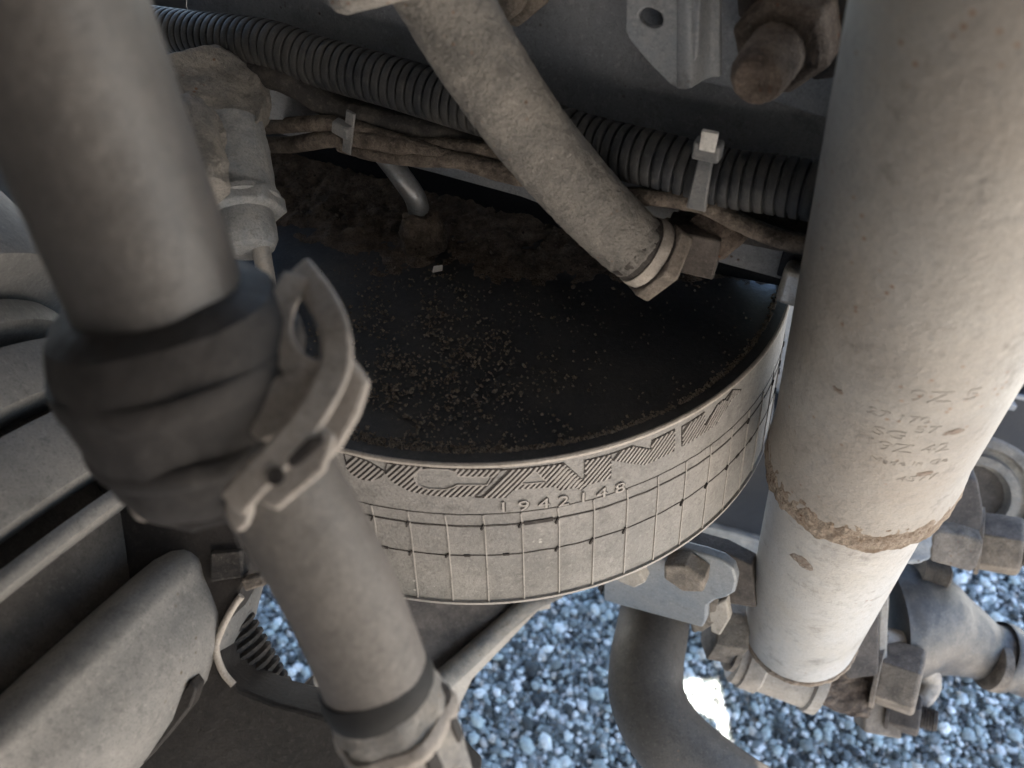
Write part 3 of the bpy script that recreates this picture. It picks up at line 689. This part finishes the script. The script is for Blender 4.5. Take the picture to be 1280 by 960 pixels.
# ================================================================== SHOCK ABSORBER
def cam3(x, y, z): return CO + CX * x + CU * y + CF * z
SA = cam3(.165, .0264, .33); SB = cam3(.188, -.0528, .44); SD = (SB - SA).normalized(); SL = (SB - SA).length
def shock():
    _, u, w_ = basis(SD, CX)
    def ax(t): return SA + (SB - SA) * t
    r0 = .0465
    hs = np.linspace(0, 1.0, 60); h0 = -1.9 * SL; hE = .84 * SL
    prof = [(h0 + (hE - h0) * a, r0) for a in hs]
    for k in range(len(prof)):
        h, r = prof[k]
        if h > .62 * SL: prof[k] = (h, r0 + .0012 * min(1, (h - .62 * SL) / (.10 * SL)))
    outer = MB().lathe(SA, SD, prof + [(hE + .001, r0 - .002), (hE, r0 - .006)], 128, cap=False, ref=CX).build('dust_tube', 'shock_paint')
    # rusty skirt end with an uneven edge
    rg = []; seg = 200; a, uu, ww = basis(SD, CX)
    rows = [(-.019, -.0004, 0), (-.015, .0004, 0), (-.011, .0008, 1), (-.006, .0016, 1), (-.001, .0018, 1), (.005, .0018, 1), (.009, .0008, 1), (.0085, -.003, 1)]
    for ri, (dh, dr, kk) in enumerate(rows):
        ring = []
        for j in range(seg):
            t = 2 * math.pi * j / seg
            e = noise.fractal(Vector((math.cos(t) * 4, math.sin(t) * 4, 2)), 1, 2, 5)
            chip = -.004 * max(0, math.cos((t - 1.0) * 1) ** 40)
            hh = hE + dh + (.0035 * e if ri < 3 or ri > 4 else .001 * e)
            rr = r0 + .0006 + dr * .7 + .0009 * noise.fractal(Vector((math.cos(t) * 9, math.sin(t) * 9, dh * 420)), 1, 2, 4)
            ring.append(SA + a * hh + (uu * math.cos(t) + ww * math.sin(t)) * rr)
        rg.append(ring)
    skirt = MB().ringstack(rg, cap=False).build('rusty_skirt', 'crusty_rust', sub=1, disp=.0014, dsc=.0035)
    hT = 2.80 * SL
    lower = MB().lathe(SA, SD, [(hE - .02, .0425), (hE + .02, .0425), (hE + .06, .0425), (hT - .03, .0425), (hT, .0425)], 112, cap=False, ref=CX).build('lower_tube', 'shock_tube')
    weld = MB().lathe(SA, SD, [(hT - .004, .0424), (hT - .003, .0437), (hT + .0005, .0442), (hT + .003, .0437), (hT + .005, .0425), (hT + .006, .03)], 112, ref=CX, wob=lambda t, h: 1 + .006 * math.sin(17 * t) + .004 * math.sin(41 * t)).build('rusty_base_ring', 'crusty_rust', sub=1, disp=.0014, dsc=.004)
    # patch of rust, pressed collar line
    # stamped writing, bent round the tube
    wr = MB()
    def hit(px, py):
        r = ray(px, py); best = None
        for t in np.linspace(.15, .7, 3000):
            p = CO + r * t; q = p - SA; h = q.dot(SD); d = (q - SD * h)
            if d.length < r0 + .0003: return h, math.atan2(d.dot(w_), d.dot(u))
        return None
    for txt, px, py, size, wdt, sx in (('9Z 5', 1180, 504, .0088, 1, 1.5), ('27 170', 1122, 527, .0060, 1, 1.4), ('SG', 1110, 547, .0070, 1, 1.6), ('57', 1158, 542, .0060, 1, 1.6), ('19Z 42', 1132, 567, .0082, 1, 1.4), ('Made in Ge', 1136, 583, .0048, 1, 1.4), ('4577', 1146, 602, .0056, 1, 1.5)):
        hh = hit(px, py)
        if not hh: continue
        v, f, be = text_mesh(txt, size); nv = len(v)
        s = 1 if (u.cross(w_)).dot(SD) > 0 else -1
        def mp(x, y, o):
            # text x runs to the right of the picture, y runs up the tube
            th = hh[1] + SGN * x * sx / r0; h = hh[0] - y * 1.15
            return SA + SD * h + (u * math.cos(th) + w_ * math.sin(th)) * (r0 + o)
        wr.add([mp(x, y, .00018) for x, y in v] + [mp(x, y, -.0003) for x, y in v], f + [(a_, b_, b_ + nv, a_ + nv) for a_, b_ in be])
    def hit2(px, py, rad):
        r = ray(px, py)
        for t in np.linspace(.15, .8, 3000):
            p = CO + r * t; q = p - SA; h = q.dot(SD); d = q - SD * h
            if d.length < rad: return h, math.atan2(d.dot(w_), d.dot(u))
    patches = []
    for px, py, a_, b_, rad in ((1003, 703, .0070, .0062, .0425), (1155, 592, .0034, .0022, r0), (1192, 540, .0040, .0020, r0), (1048, 488, .0024, .0016, r0)):
        h, th = hit2(px, py, rad); q = MB(); ring = []; ins = []; n = 18
        for k in range(n):
            t = 2 * math.pi * k / n; rr = 1 + .45 * noise.noise(Vector((math.cos(t) * 1.7 + px, math.sin(t) * 1.7, py)))
            da = a_ * math.cos(t) * rr; db = b_ * math.sin(t) * rr
            for lst, f_, o_ in ((ring, 1, .0001), (ins, .7, .00025)):
                lst.append(SA + SD * (h + db * f_) + (u * math.cos(th + da * f_ / rad) + w_ * math.sin(th + da * f_ / rad)) * (rad + o_))
        q.ringstack([ring, ins]); patches.append(q.build('rust_patch', 'rust_stain', sub=2, disp=.0006, dsc=.002))
    wro = wr.build('stamped_writing', 'shock_paint', ang=50)
    # eye and rubber-bushed sleeve under the tube
    e0 = P(926, 812, .69); e1 = P(1026, 848, .68); ed = (e1 - e0).normalized()
    eye = MB().lathe(e0, ed, [(-.006, .026), (-.003, .029), (.003, .029), (.004, .031), (.018, .031), (.020, .0285), (.058, .0285), (.060, .031), (.068, .031), (.070, .026)], 56).build('mounting_eye', 'cream_dust', sub=1, disp=.0006, dsc=.01)
    thing('shock_absorber', 'large pale grey shock absorber tube with a rusty skirt and stamped writing', 'shock absorber', [outer, skirt, lower, weld, wro, eye] + patches)
SGN = -1
shock()

# ================================================================== LOWER BRACKET, STABILISER BAR
BP = P(855, 715, .545)
def Q(px, py, off=0.0): return onplane(px, py, BP + WN * off, WN)
def hexbolt(c, ax, r, h, label, m='dusty_steel', rot=.3, washer=None, group=None, name='hex_bolt'):
    head = MB().hexa(c, ax, r, h, .10, rot=rot).build('head', m, bevel=.0012, seg=2, sub=1, disp=.0006, dsc=.006)
    sh = MB().lathe(c - ax * .012, ax, [(0, r * .55), (.012, r * .55)], 20).build('shank', 'dark_steel')
    parts = [head, sh]
    if washer: parts.append(MB().lathe(c - ax * .001, ax, [(0, r * 1.05), (.0025, r * 1.05), (.003, r)], 32).build('washer', m))
    return thing(name, label, 'bolt', parts, group)
def lower_bracket():
    pl = [Q(754, 728), Q(754, 712), Q(765, 700), Q(800, 684), Q(822, 680), Q(832, 681), Q(880, 693), Q(903, 701), Q(917, 712), Q(921, 726), Q(918, 741), Q(908, 747), Q(893, 751), Q(884, 758), Q(883, 776), Q(878, 785), Q(860, 780), Q(757, 752), Q(754, 748)]
    plate = MB().prism(pl, -WN * .008).build('plate', 'bracket_steel', bevel=.0018, seg=3)
    blk = [Q(747, 748, .012), Q(752, 768, .012), Q(762, 780, .012), Q(780, 787, .012), Q(800, 790, .012), Q(845, 800, .012), Q(852, 826, .012), Q(866, 824, .012), Q(884, 814, .012), Q(888, 788, .012), Q(880, 780, .012), Q(757, 746, .012)]
    block = MB().prism([p - WN * .024 for p in blk], -WN * .05).build('clamp_block', 'dusty_steel', bevel=.003, seg=3, sub=2, disp=.001, dsc=.008)
    back = MB().prism([Q(826, 668, -.02), Q(905, 690, -.02), Q(940, 708, -.02), Q(945, 760, -.02), Q(893, 752, -.02), Q(760, 716, -.02), Q(752, 745, -.02), Q(746, 735, -.02)], -WN * .012).build('rear_plate', 'dark_steel', bevel=.001)
    sp = MB().prism([Q(884, 760, -.012), Q(908, 749, -.012), Q(912, 775, -.012), Q(900, 795, -.012), Q(888, 790, -.012)], -WN * .008).build('spacer', 'cream_dust', bevel=.0015)
    thing('clamp_bracket', 'bluish steel bracket plate carrying the stabiliser bar clamp below the air spring', 'bracket', [plate, block, back, sp])
    hexbolt(Q(862, 705), (WN + Vector((0, 0, -.05))).normalized(), .0158, .013, 'large dusty brown hex bolt head in the middle of the bracket plate', rot=.1)
    hexbolt(Q(790, 706), WN, .0135, .010, 'pale bolt on the bracket half hidden by the air spring', m='cream_dust', rot=.5)
    # stabiliser bar
    raw = [(822, 750, .650), (815, 788, .635), (808, 830, .615), (809, 872, .60), (832, 918, .585), (878, 962, .575), (940, 1005, .57), (1010, 1045, .57)]
    sp = smooth_path([tuple(P(*r)) for r in raw], 10)
    o = MB().tube([Vector(p) for p in sp], .0282, 48).build('stabiliser_bar', 'bar_paint', sub=1, disp=.0004, dsc=.01)
    thing('stabiliser_bar', 'dark brown stabiliser bar curving down out of the clamp', 'stabiliser bar', [o])
    # hexagon head between bracket and shock foot
    nd = (P(925, 780, .62) - P(882, 772, .62)).normalized()
    o = MB().hexa(P(887, 783, .64), nd, .0255, .026, .08, rot=.0).build('nut', 'dusty_steel', bevel=.0012)
    o2 = MB().lathe(P(912, 792, .65), nd, [(0, .029), (.004, .029), (.005, .027)], 36).build('washer', 'dusty_steel')
    thing('pivot_nut', 'dark nut wedged between the bracket plate and the shock absorber foot', 'nut', [o, o2])
lower_bracket()

# ================================================================== SHOCK FOOT, CLAMPS, TRACK ROD (lower right)
def nut_thing(p, ax, r, h, label, stud=None, m='dusty_steel', rot=0., group=None, wash=True, sr=.55):
    ax = ax.normalized(); parts = [MB().hexa(p, ax, r, h, .09, rot=rot).build('nut', m, bevel=.0012, seg=2, sub=1, disp=.0005, dsc=.006)]
    if wash: parts.append(MB().lathe(p - ax * .003, ax, [(0, r * 1.12), (.003, r * 1.12), (.0035, r * 1.05)], 36).build('washer', m))
    if stud: parts.append(MB().lathe(p + ax * (h - .001), ax, thread_prof(stud, r * sr), 28).build('threaded_end', 'dark_steel', ang=25))
    return thing('clamp_nut', label, 'nut', parts, group)
def lower_right():
    YF = .42
    fd = (P(1160, 905, .66) - P(1020, 870, .68)).normalized()
    # forged foot, crusted
    ft = [(1000, 845), (1010, 800), (1055, 735), (1075, 700), (1088, 690), (1112, 696), (1113, 730), (1106, 790), (1104, 850), (1096, 880), (1085, 902), (1060, 898), (1012, 876), (1002, 862)]
    body = MB().prism([P(x, y, .665) for x, y in ft], Vector((.01, .05, -.01))).build('body', 'rusty_steel', bevel=.004, seg=3, sub=4, disp=.006, dsc=.007)
    fl = [(1090, 690), (1102, 672), (1116, 660), (1128, 665), (1118, 700), (1112, 730), (1110, 780), (1108, 850), (1104, 872), (1098, 850), (1099, 780), (1102, 730)]
    rib = MB().prism([P(x, y, .655) for x, y in fl], Vector((.004, .02, 0))).build('rib', 'cream_dust', bevel=.0012, sub=2, disp=.0015, dsc=.006)
    neck = MB().prism([P(x, y, .66) for x, y in [(1085, 720), (1100, 655), (1120, 640), (1170, 640), (1166, 700), (1140, 708), (1120, 700), (1112, 730)]], Vector((.01, .035, 0))).build('neck', 'bracket_steel', bevel=.003, seg=3, sub=3, disp=.004, dsc=.007)
    dk = MB().prism([P(x, y, .64) for x, y in [(1000, 835), (1012, 800), (1035, 768), (1075, 712), (1098, 700), (1101, 760), (1099, 845), (1060, 850), (1040, 822), (1020, 850)]], Vector((0, .02, 0))).build('inner_web', 'dark_steel', bevel=.002, sub=2, disp=.0012, dsc=.006)
    thing('axle_clamp', 'rough dirt crusted forged clamp right of the shock absorber foot', 'clamp', [body, rib, neck, dk])
    # square block with nut, upper
    bl = [(1166, 668), (1176, 664), (1200, 668), (1228, 676), (1230, 682), (1222, 708), (1214, 716), (1200, 712), (1163, 702)]
    b1 = MB().prism([P(x, y, .66) for x, y in bl], Vector((.004, .03, 0))).build('face', 'dusty_steel', bevel=.002, seg=3, sub=2, disp=.001, dsc=.006)
    tp = [(1108, 652), (1120, 600), (1170, 585), (1222, 600), (1230, 640), (1229, 676), (1200, 669), (1170, 664)]
    b2 = MB().prism([P(x, y, .668) for x, y in tp], Vector((.004, .03, 0))).build('top', 'dark_steel', bevel=.002, sub=2, disp=.001, dsc=.008)  # shade on the upper side of the block, put in as a darker steel
    thing('clamp_block', 'square dusty steel block above the track rod, shade coloured into its top', 'block', [b1, b2])
    nut_thing(P(1226, 676, .69), CX - CF * .55 - CU * .12, .0260, .030, 'dark nut with thick thread on the right of the square block', stud=.04, m='dusty_steel', rot=.5, sr=.62)
    nut_thing(P(1102, 838, .675), CX - CF * .6 - CU * .22, .029, .030, 'largest dark nut in front of the flared rod end', m='dusty_steel', rot=.35)
    nut_thing(P(1112, 886, .70), CX - CF * .5 - CU * .12, .0175, .024, 'small nut and stud lowest under the clamp', stud=.014, m='dark_steel', rot=.2)
    b = MB().box(P(1096, 890, .70), CX * .016 - CU * .003, CF * .012, CU * .016).build('lug', 'dusty_steel', bevel=.002, seg=2, sub=1, disp=.001, dsc=.006)
    thing('clamp_lug', 'pale lug at the bottom end of the crusted clamp', 'lug', [b])
    p0 = P(1148, 712, .70)
    o = MB().lathe(p0, CX - CU * .25, thread_prof(.026, .0125), 28).build('threaded_stud', 'dusty_steel', ang=25)
    thing('threaded_stud', 'short threaded stud sticking out below the square block over the gravel', 'stud', [o])
    # flared track rod
    raw = [(1100, 775, .72, .056), (1125, 775, .72, .054), (1155, 780, .72, .048), (1180, 790, .72, .040), (1205, 801, .72, .033), (1228, 813, .72, .027), (1242, 818, .72, .027), (1244, 819, .72, .031), (1256, 823, .72, .031), (1258, 824, .72, .027), (1300, 840, .72, .027), (1380, 867, .72, .027)]
    sp = smooth_path([(*P(x, y, d), r) for x, y, d, r in raw], 8)
    rod = MB().tube([Vector(p[:3]) for p in sp], [p[3] for p in sp], 56).build('rod', 'dark_steel_gloss', sub=1, disp=.0012, dsc=.012)
    rim = MB().tube([Vector(p) for p in smooth_path([tuple(P(x, y, d)) for x, y, d in [(1098, 796, .675), (1128, 802, .68), (1150, 820, .69), (1163, 846, .70), (1157, 868, .70), (1136, 882, .70)]], 6)], .0085, 16).build('socket_rim', 'cream_dust', sub=1, disp=.003, dsc=.008)
    col_ = MB().lathe(P(1234, 830, .705), CX - CU * .35, [(0, .018), (.002, .022), (.010, .022), (.012, .018)], 28).build('clamp_collar', 'dusty_steel', sub=1, disp=.001, dsc=.006)
    thing('track_rod', 'dark steel rod flared at its left end like a trumpet over the gravel', 'rod', [rod, rim, col_])
    # bushing ring
    c = P(1212, 618, .80); ax = Vector((-.25, -.8, .55))
    pr = [(0, .058), (.004, .062), (.010, .0625), (.012, .060), (.012, .052), (.006, .050), (.006, .044), (.011, .042), (.011, .034), (.002, .032), (0, .03)]
    r1 = MB().lathe(c, ax, pr, 72, cap=False).build('ring', 'cast_dust', sub=1, disp=.0012, dsc=.008)
    r2 = MB().lathe(c - ax.normalized() * .004, ax, [(0, .06), (.004, .045), (.005, .036), (.003, .01)], 48).build('rubber_core', 'dark_steel')
    thing('bush', 'pale ringed rubber bush at the right edge behind the shock absorber', 'bush', [r1, r2])
lower_right()

# ================================================================== AXLE BEAM AND PLATES BEHIND
def behind():
    y0 = .60
    bm_ = MB().prism([V(780, 500, y0), V(930, 510, y0), V(975, 509, y0), V(1150, 480, y0), V(1330, 502, y0), V(1330, 650, y0), V(1180, 640, y0), V(955, 684, y0), V(840, 655, y0), V(780, 690, y0)], Vector((0, .12, 0))).build('beam', 'frame_dark', bevel=.004)
    lg = MB().prism([V(780, 690, y0 - .01), V(838, 652, y0 - .01), V(870, 655, y0 - .01), V(920, 668, y0 - .01), V(975, 684, y0 - .01), V(975, 705, y0 - .01), V(900, 700, y0 - .01), V(830, 712, y0 - .01)], Vector((0, .03, -.004))).build('dusty_ledge', 'cast_dust', bevel=.003, sub=3, disp=.004, dsc=.01)
    fl = MB().prism([V(1225, 483, y0 - .004), V(1330, 508, y0 - .004), V(1330, 513, y0 - .004), V(1225, 488, y0 - .004)], Vector((0, .004, 0))).build('flange_edge', 'frame_light', bevel=.0005)
    pc = MB().prism([V(1215, 496, y0 - .02), V(1262, 505, y0 - .02), V(1272, 508, y0 - .02), V(1268, 514, y0 - .02), V(1225, 506, y0 - .02)], Vector((0, .01, 0))).build('small_lug', 'frame_light', bevel=.001)
    thing('axle_beam', 'dark painted axle beam behind the air spring and shock absorber', 'axle', [bm_, lg, fl, pc])
    o = MB().prism([V(900, 300, .62), V(1330, 380, .62), V(1330, 470, .62), V(1262, 449, .62), V(1200, 440, .62), V(1010, 510, .62), V(985, 503, .62), V(964, 484, .62), V(940, 490, .62), V(900, 480, .62)], Vector((0, .01, 0))).build('rear_plate', 'bracket_steel', bevel=.001)
    thing('rear_plate', 'light grey steel plate seen between the air spring and the shock absorber', 'plate', [o])
    dk = MB().prism([V(1180, 452, .612), V(1330, 490, .612), V(1330, 530, .612), V(1180, 530, .612)], Vector((0, .005, 0))).build('crossmember', 'frame_dark', bevel=.001)
    thing('crossmember', 'black crossmember just under the light plate at the right edge', 'crossmember', [dk])
behind()

# ================================================================== STRUT UNDER THE AIR SPRING
def strut():
    y = .37
    dark = MB().prism([V(430, 700, y), V(700, 730, y), V(668, 752, y - .004), V(640, 770, y - .01), (V(600, 805, y - .03)), V(545, 850, y - .05), V(530, 900, y - .06), V(430, 900, y - .05)], Vector((0, .02, -.01))).build('web', 'dark_steel', bevel=.001)
    e = [tuple(p) for p in (V(700, 738, y - .002), V(660, 756, y - .012), V(628, 783, y - .022), V(590, 818, y - .042), V(548, 856, y - .06), V(530, 880, y - .07))]
    sp = smooth_path(e, 8)
    edge = MB().tube([Vector(p) for p in sp], [.0065 + .004 * i / len(sp) for i in range(len(sp))], 18).build('rolled_edge', 'cast_dust')
    face = MB().prism([V(690, 750, y - .01), V(655, 768, y - .016), V(600, 822, y - .042), V(545, 866, y - .06), V(542, 940, y - .075), V(556, 922, y - .07), V(590, 850, y - .045), (V(645, 775, y - .014))], Vector((0, .012, -.004))).build('flange', 'cream_dust', bevel=.001)
    lug = MB().prism([V(655, 752, y + .01), V(690, 745, y + .01), V(688, 762, y + .01), V(668, 766, y + .01)], Vector((0, .02, 0))).build('lug', 'cream_dust', bevel=.002)
    thing('spring_arm', 'dark arm with a pale rolled edge running down from under the air spring', 'arm', [dark, edge, face, lug])
strut()

# ================================================================== FOREGROUND, LEFT (out of focus)
def foreground():
    raw = [(-15, -160, .152), (50, -5, .163), (115, 160, .178), (182, 330, .194), (222, 440, .206)]
    sp = smooth_path([tuple(P(*r)) for r in raw], 10); sp = [Vector(p) for p in sp]
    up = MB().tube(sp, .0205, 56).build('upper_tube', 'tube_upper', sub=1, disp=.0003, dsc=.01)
    raw2 = [(225, 440, .206), (318, 560, .214), (382, 660, .222), (434, 760, .232), (476, 862, .243)]
    sp2 = [Vector(p) for p in smooth_path([tuple(P(*r)) for r in raw2], 10)]
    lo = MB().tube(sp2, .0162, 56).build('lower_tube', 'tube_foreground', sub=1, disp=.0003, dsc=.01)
    # dark rubber boot at the joint
    c = P(215, 420, .205); d = (P(262, 540, .222) - P(192, 360, .200)).normalized()
    boot = MB().lathe(c, d, [(-.012, .0215), (-.008, .0285), (-.002, .0305), (.006, .0315), (.014, .0308), (.026, .0300), (.034, .0285), (.040, .0262), (.043, .022), (.044, .018)], 56, wob=lambda t, h: 1 + .03 * math.sin(4 * t) + .012 * math.sin(h * 900)).build('boot', 'clamp_dark', sub=1, disp=.0022, dsc=.012)
    ring1 = MB().lathe(c, d, [(.003, .030), (.003, .0316), (.0045, .0321), (.0085, .0321), (.010, .0316), (.010, .030)], 72, cap=False).build('clamp_ring', 'clamp_dark', sub=1, disp=.0006, dsc=.006)
    ring2 = MB().lathe(c, d, [(.022, .029), (.022, .0300), (.0235, .0306), (.0265, .0306), (.028, .0298), (.029, .028)], 72, cap=False).build('clamp_ring', 'clamp_dark', sub=1, disp=.0006, dsc=.006)
    _, u, w_ = basis(d, CX)
    parts = [up, lo, boot, ring1, ring2]
    # clamp: band loop with raised slotted lug on the right side, two ears below
    def strip(pts, wd, th, name, m, bev=.0012):
        rings = []
        for i, p in enumerate(pts):
            t = (pts[min(i + 1, len(pts) - 1)] - pts[max(i - 1, 0)]).normalized()
            nrm = (CF * -1); nrm = (nrm - t * nrm.dot(t)).normalized(); s = t.cross(nrm)
            k = wd[i] if isinstance(wd, list) else wd
            rings.append([p - s * k - nrm * th, p + s * k - nrm * th, p + s * k + nrm * th, p - s * k + nrm * th])
        return MB().ringstack(rings).build(name, m, bevel=bev, seg=3)
    def PP(l): return [Vector(p) for p in smooth_path([tuple(P(*r)) for r in l], 6)]
    # outer band: sweeps from behind the tube at top right down round the joint
    parts.append(strip(PP([(372, 335, .212), (400, 372, .204), (417, 410, .198), (420, 455, .195), (400, 500, .192), (365, 550, .190), (318, 600, .190), (290, 632, .192)]), [.004] * 7 * 6 + [.004], .0012, 'band', 'clamp_light'))
    parts.append(strip(PP([(372, 345, .208), (352, 385, .203), (350, 425, .198), (372, 458, .196), (402, 470, .196)]), .0035, .0012, 'band_loop', 'clamp_light'))
    def slab(l, d, e, name, m, bev=.0015): parts.append(MB().prism([P(x, y, d) for x, y in l], CF * e).build(name, m, bevel=bev, seg=3))
    slab([(405, 430), (440, 448), (462, 478), (448, 520), (425, 560), (395, 590), (350, 630), (330, 610), (370, 560), (398, 520), (410, 470)], .197, .004, 'lug', 'clamp_light')
    slab([(284, 508), (330, 478), (372, 458), (402, 480), (388, 512), (350, 545), (325, 555), (300, 535)], .194, .003, 'tab', 'clamp_light')
    slab([(300, 590), (345, 558), (398, 530), (420, 545), (405, 590), (345, 640), (325, 630), (306, 612)], .190, .0025, 'screw_housing', 'clamp_light')
    slab([(358, 572), (385, 548), (402, 545), (405, 556), (386, 572), (370, 584), (360, 584)], .1885, .002, 'slot', 'groove_and_shade_dark', .0006)
    parts.append(MB().lathe(P(345, 595, .1885), -CF, [(0, .0022), (.0006, .0022)], 20).build('screw_hole', 'groove_and_shade_dark'))
    slab([(150, 600), (215, 575), (300, 580), (330, 600), (300, 650), (235, 668), (175, 655)], .212, .012, 'boot_foot', 'clamp_dark', .003)
    slab([(160, 628), (230, 605), (290, 612), (285, 632), (225, 640), (175, 648)], .208, .003, 'foot_strap', 'tube_foreground')
    slab([(152, 628), (168, 622), (188, 642), (186, 654), (168, 652)], .206, .003, 'foot_tab', 'clamp_light')
    slab([(285, 600), (300, 610), (318, 636), (308, 662), (292, 668), (278, 640)], .200, .003, 'foot_tab', 'clamp_light')
    thing('clamped_tube', 'blurred brown tube nearest the camera, joined by a slotted clamp', 'tube', parts)
    # lower coupling
    c = P(478, 868, .244); d = (P(500, 930, .252) - P(440, 815, .238)).normalized()
    q = [MB().lathe(c, d, [(-.010, .0165), (-.006, .0174), (-.002, .0176), (0, .0168)], 48).build('seal_ring', 'black_seal')]
    q.append(MB().lathe(c, d, [(-.001, .0164), (.004, .0174), (.012, .0178), (.020, .0176), (.028, .0168), (.040, .015)], 48, wob=lambda t, h: 1 + .04 * math.sin(7 * t)).build('socket', 'cast_dust', sub=1, disp=.002, dsc=.008))
    q.append(MB().lathe(c + d * .008, d, [(0, .0186), (.003, .0196), (.006, .0186)], 48, wob=lambda t, h: 1 + .05 * math.sin(6 * t + 1)).build('band', 'clamp_light', sub=1, disp=.001, dsc=.006))
    for k in range(9):
        t = k * math.pi / 4.5; _, u, w_ = basis(d)
        p = c + d * .016 + (u * math.cos(t) + w_ * math.sin(t)) * .0180
        q.append(MB().box(p, d * .005, d.cross(u * math.cos(t) + w_ * math.sin(t)) * .0022, (u * math.cos(t) + w_ * math.sin(t)) * .0012).build('finger', 'clamp_dark', bevel=.0008))
    thing('coupling', 'pale fingered coupling at the lower end of the blurred tube', 'coupling', q)
    # ribbed bellows
    A = (cam3(.70, -.72, .10) - CO).normalized(); Rb = .12
    perp = (CX * -.72 + CU * -.70); perp = (perp - A * perp.dot(A)).normalized()
    o0 = P(270, 700, .40) + perp * Rb
    def s(py, px=0, r=Rb):
        rr = ray(px, py)
        for t in np.linspace(.1, .7, 4000):
            q = CO + rr * t - o0; h = q.dot(A)
            if (q - A * h).length < r: return h
        return 9
    Rw = .146
    def rib(a_, b_, r, e=.0032):
        pf = [(a_ + .001, r - .035), (a_, r - .006), (a_ + e * .4, r - .001), (a_ + e * 1.4, r), (b_ - e * 1.4, r), (b_ - e * .4, r - .001), (b_, r - .006), (b_ - .001, r - .035)]
        return MB().lathe(o0, A, pf, 160, cap=False).build('rib', 'grey_rubber', ang=50)
    t = lambda y: s(y, 0, Rw)
    be = [rib(-.310, -.236, Rw + .05), rib(-.233, -.160, Rw + .025), rib(-.1575, t(405), Rw), rib(t(430), t(515), Rw), rib(t(542), t(668), Rw), rib(t(708), t(745), Rw - .001, .0022)]
    Rb = .137; x = s(882, 0, Rb)
    pr = [(x - .005, Rb - .034), (x - .003, Rb - .014), (x - .0005, Rb - .006), (x + .003, Rb - .0015), (x + .006, Rb), (x + .0105, Rb + .0006), (x + .0130, Rb - .0004), (x + .0160, Rb - .0022), (x + .0180, Rb - .0032), (x + .025, Rb - .0055), (x + .034, Rb - .009), (x + .044, Rb - .018), (x + .052, Rb - .031), (x + .056, Rb - .045), (x + .058, Rb - .06), (x + .059, .03)]
    be.append(MB().lathe(o0, A, pr, 160, cap=False).build('end_dome', 'grey_rubber', ang=50))
    be.append(MB().lathe(o0, A, [(-.32, Rw - .020), (t(745), Rw - .020), (x, Rb - .030)], 96, cap=False).build('core', 'groove_rubber'))
    thing('bellows', 'large grey ribbed rubber bellows filling the lower left corner', 'bellows', be)
    # dark lower arm round the opening
    D = .36
    arm = [(120, 590), (250, 600), (296, 664), (300, 676), (306, 700), (304, 735), (294, 755), (276, 785), (268, 812), (278, 842), (300, 862), (345, 880), (385, 890), (470, 915), (560, 940), (600, 985), (580, 1100), (60, 1100), (100, 900)]
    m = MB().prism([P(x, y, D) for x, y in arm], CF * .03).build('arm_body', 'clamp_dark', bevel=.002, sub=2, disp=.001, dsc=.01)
    rimp = [Vector(p) for p in smooth_path([tuple(P(x, y, D - .001)) for x, y in [(302, 745), (291, 760), (277, 787), (270, 812), (279, 840), (292, 856)]], 6)]
    rm = MB().tube(rimp, .0016, 12).build('rim', 'cream_dust')
    tab = MB().prism([P(x, y, D - .005) for x, y in [(300, 725), (326, 718), (332, 732), (306, 740)]], CF * .01).build('tab', 'dusty_steel', bevel=.001)
    t2 = MB().prism([P(x, y, D - .003) for x, y in [(262, 690), (300, 688), (304, 722), (262, 728)]], CF * .012).build('step', 'hose_black', bevel=.001)
    t3 = MB().prism([P(x, y, .40) for x, y in [(355, 882), (380, 856), (392, 845), (402, 893), (380, 900)]], CF * .008).build('corner_plate', 'cream_dust', bevel=.001)
    fl = MB().prism([P(x, y, D - .02) for x, y in [(238, 850), (246, 862), (238, 885), (210, 920), (180, 955), (160, 955), (200, 905)]], CF * .01).build('side_flange', 'clamp_dark', bevel=.001)
    thing('lower_arm', 'dark cast arm with a pale rimmed notch showing gravel, bottom left', 'arm', [m, rm, tab, t2, t3, fl])
    pr = []; n = 18
    for k in range(n): pr += [(k * .0042, .0165), (k * .0042 + .0014, .0192), (k * .0042 + .0028, .0192), (k * .0042 + .0036, .0165)]
    p0 = P(250, 735, .395); ax = (P(352, 915, .40) - p0)
    o = MB().lathe(p0 - CX * .004, ax, pr, 36).build('ribbed_hose', 'hose_black', ang=60)
    thing('ribbed_hose', 'black ribbed hose inside the notch of the dark arm', 'hose', [o])
foreground()
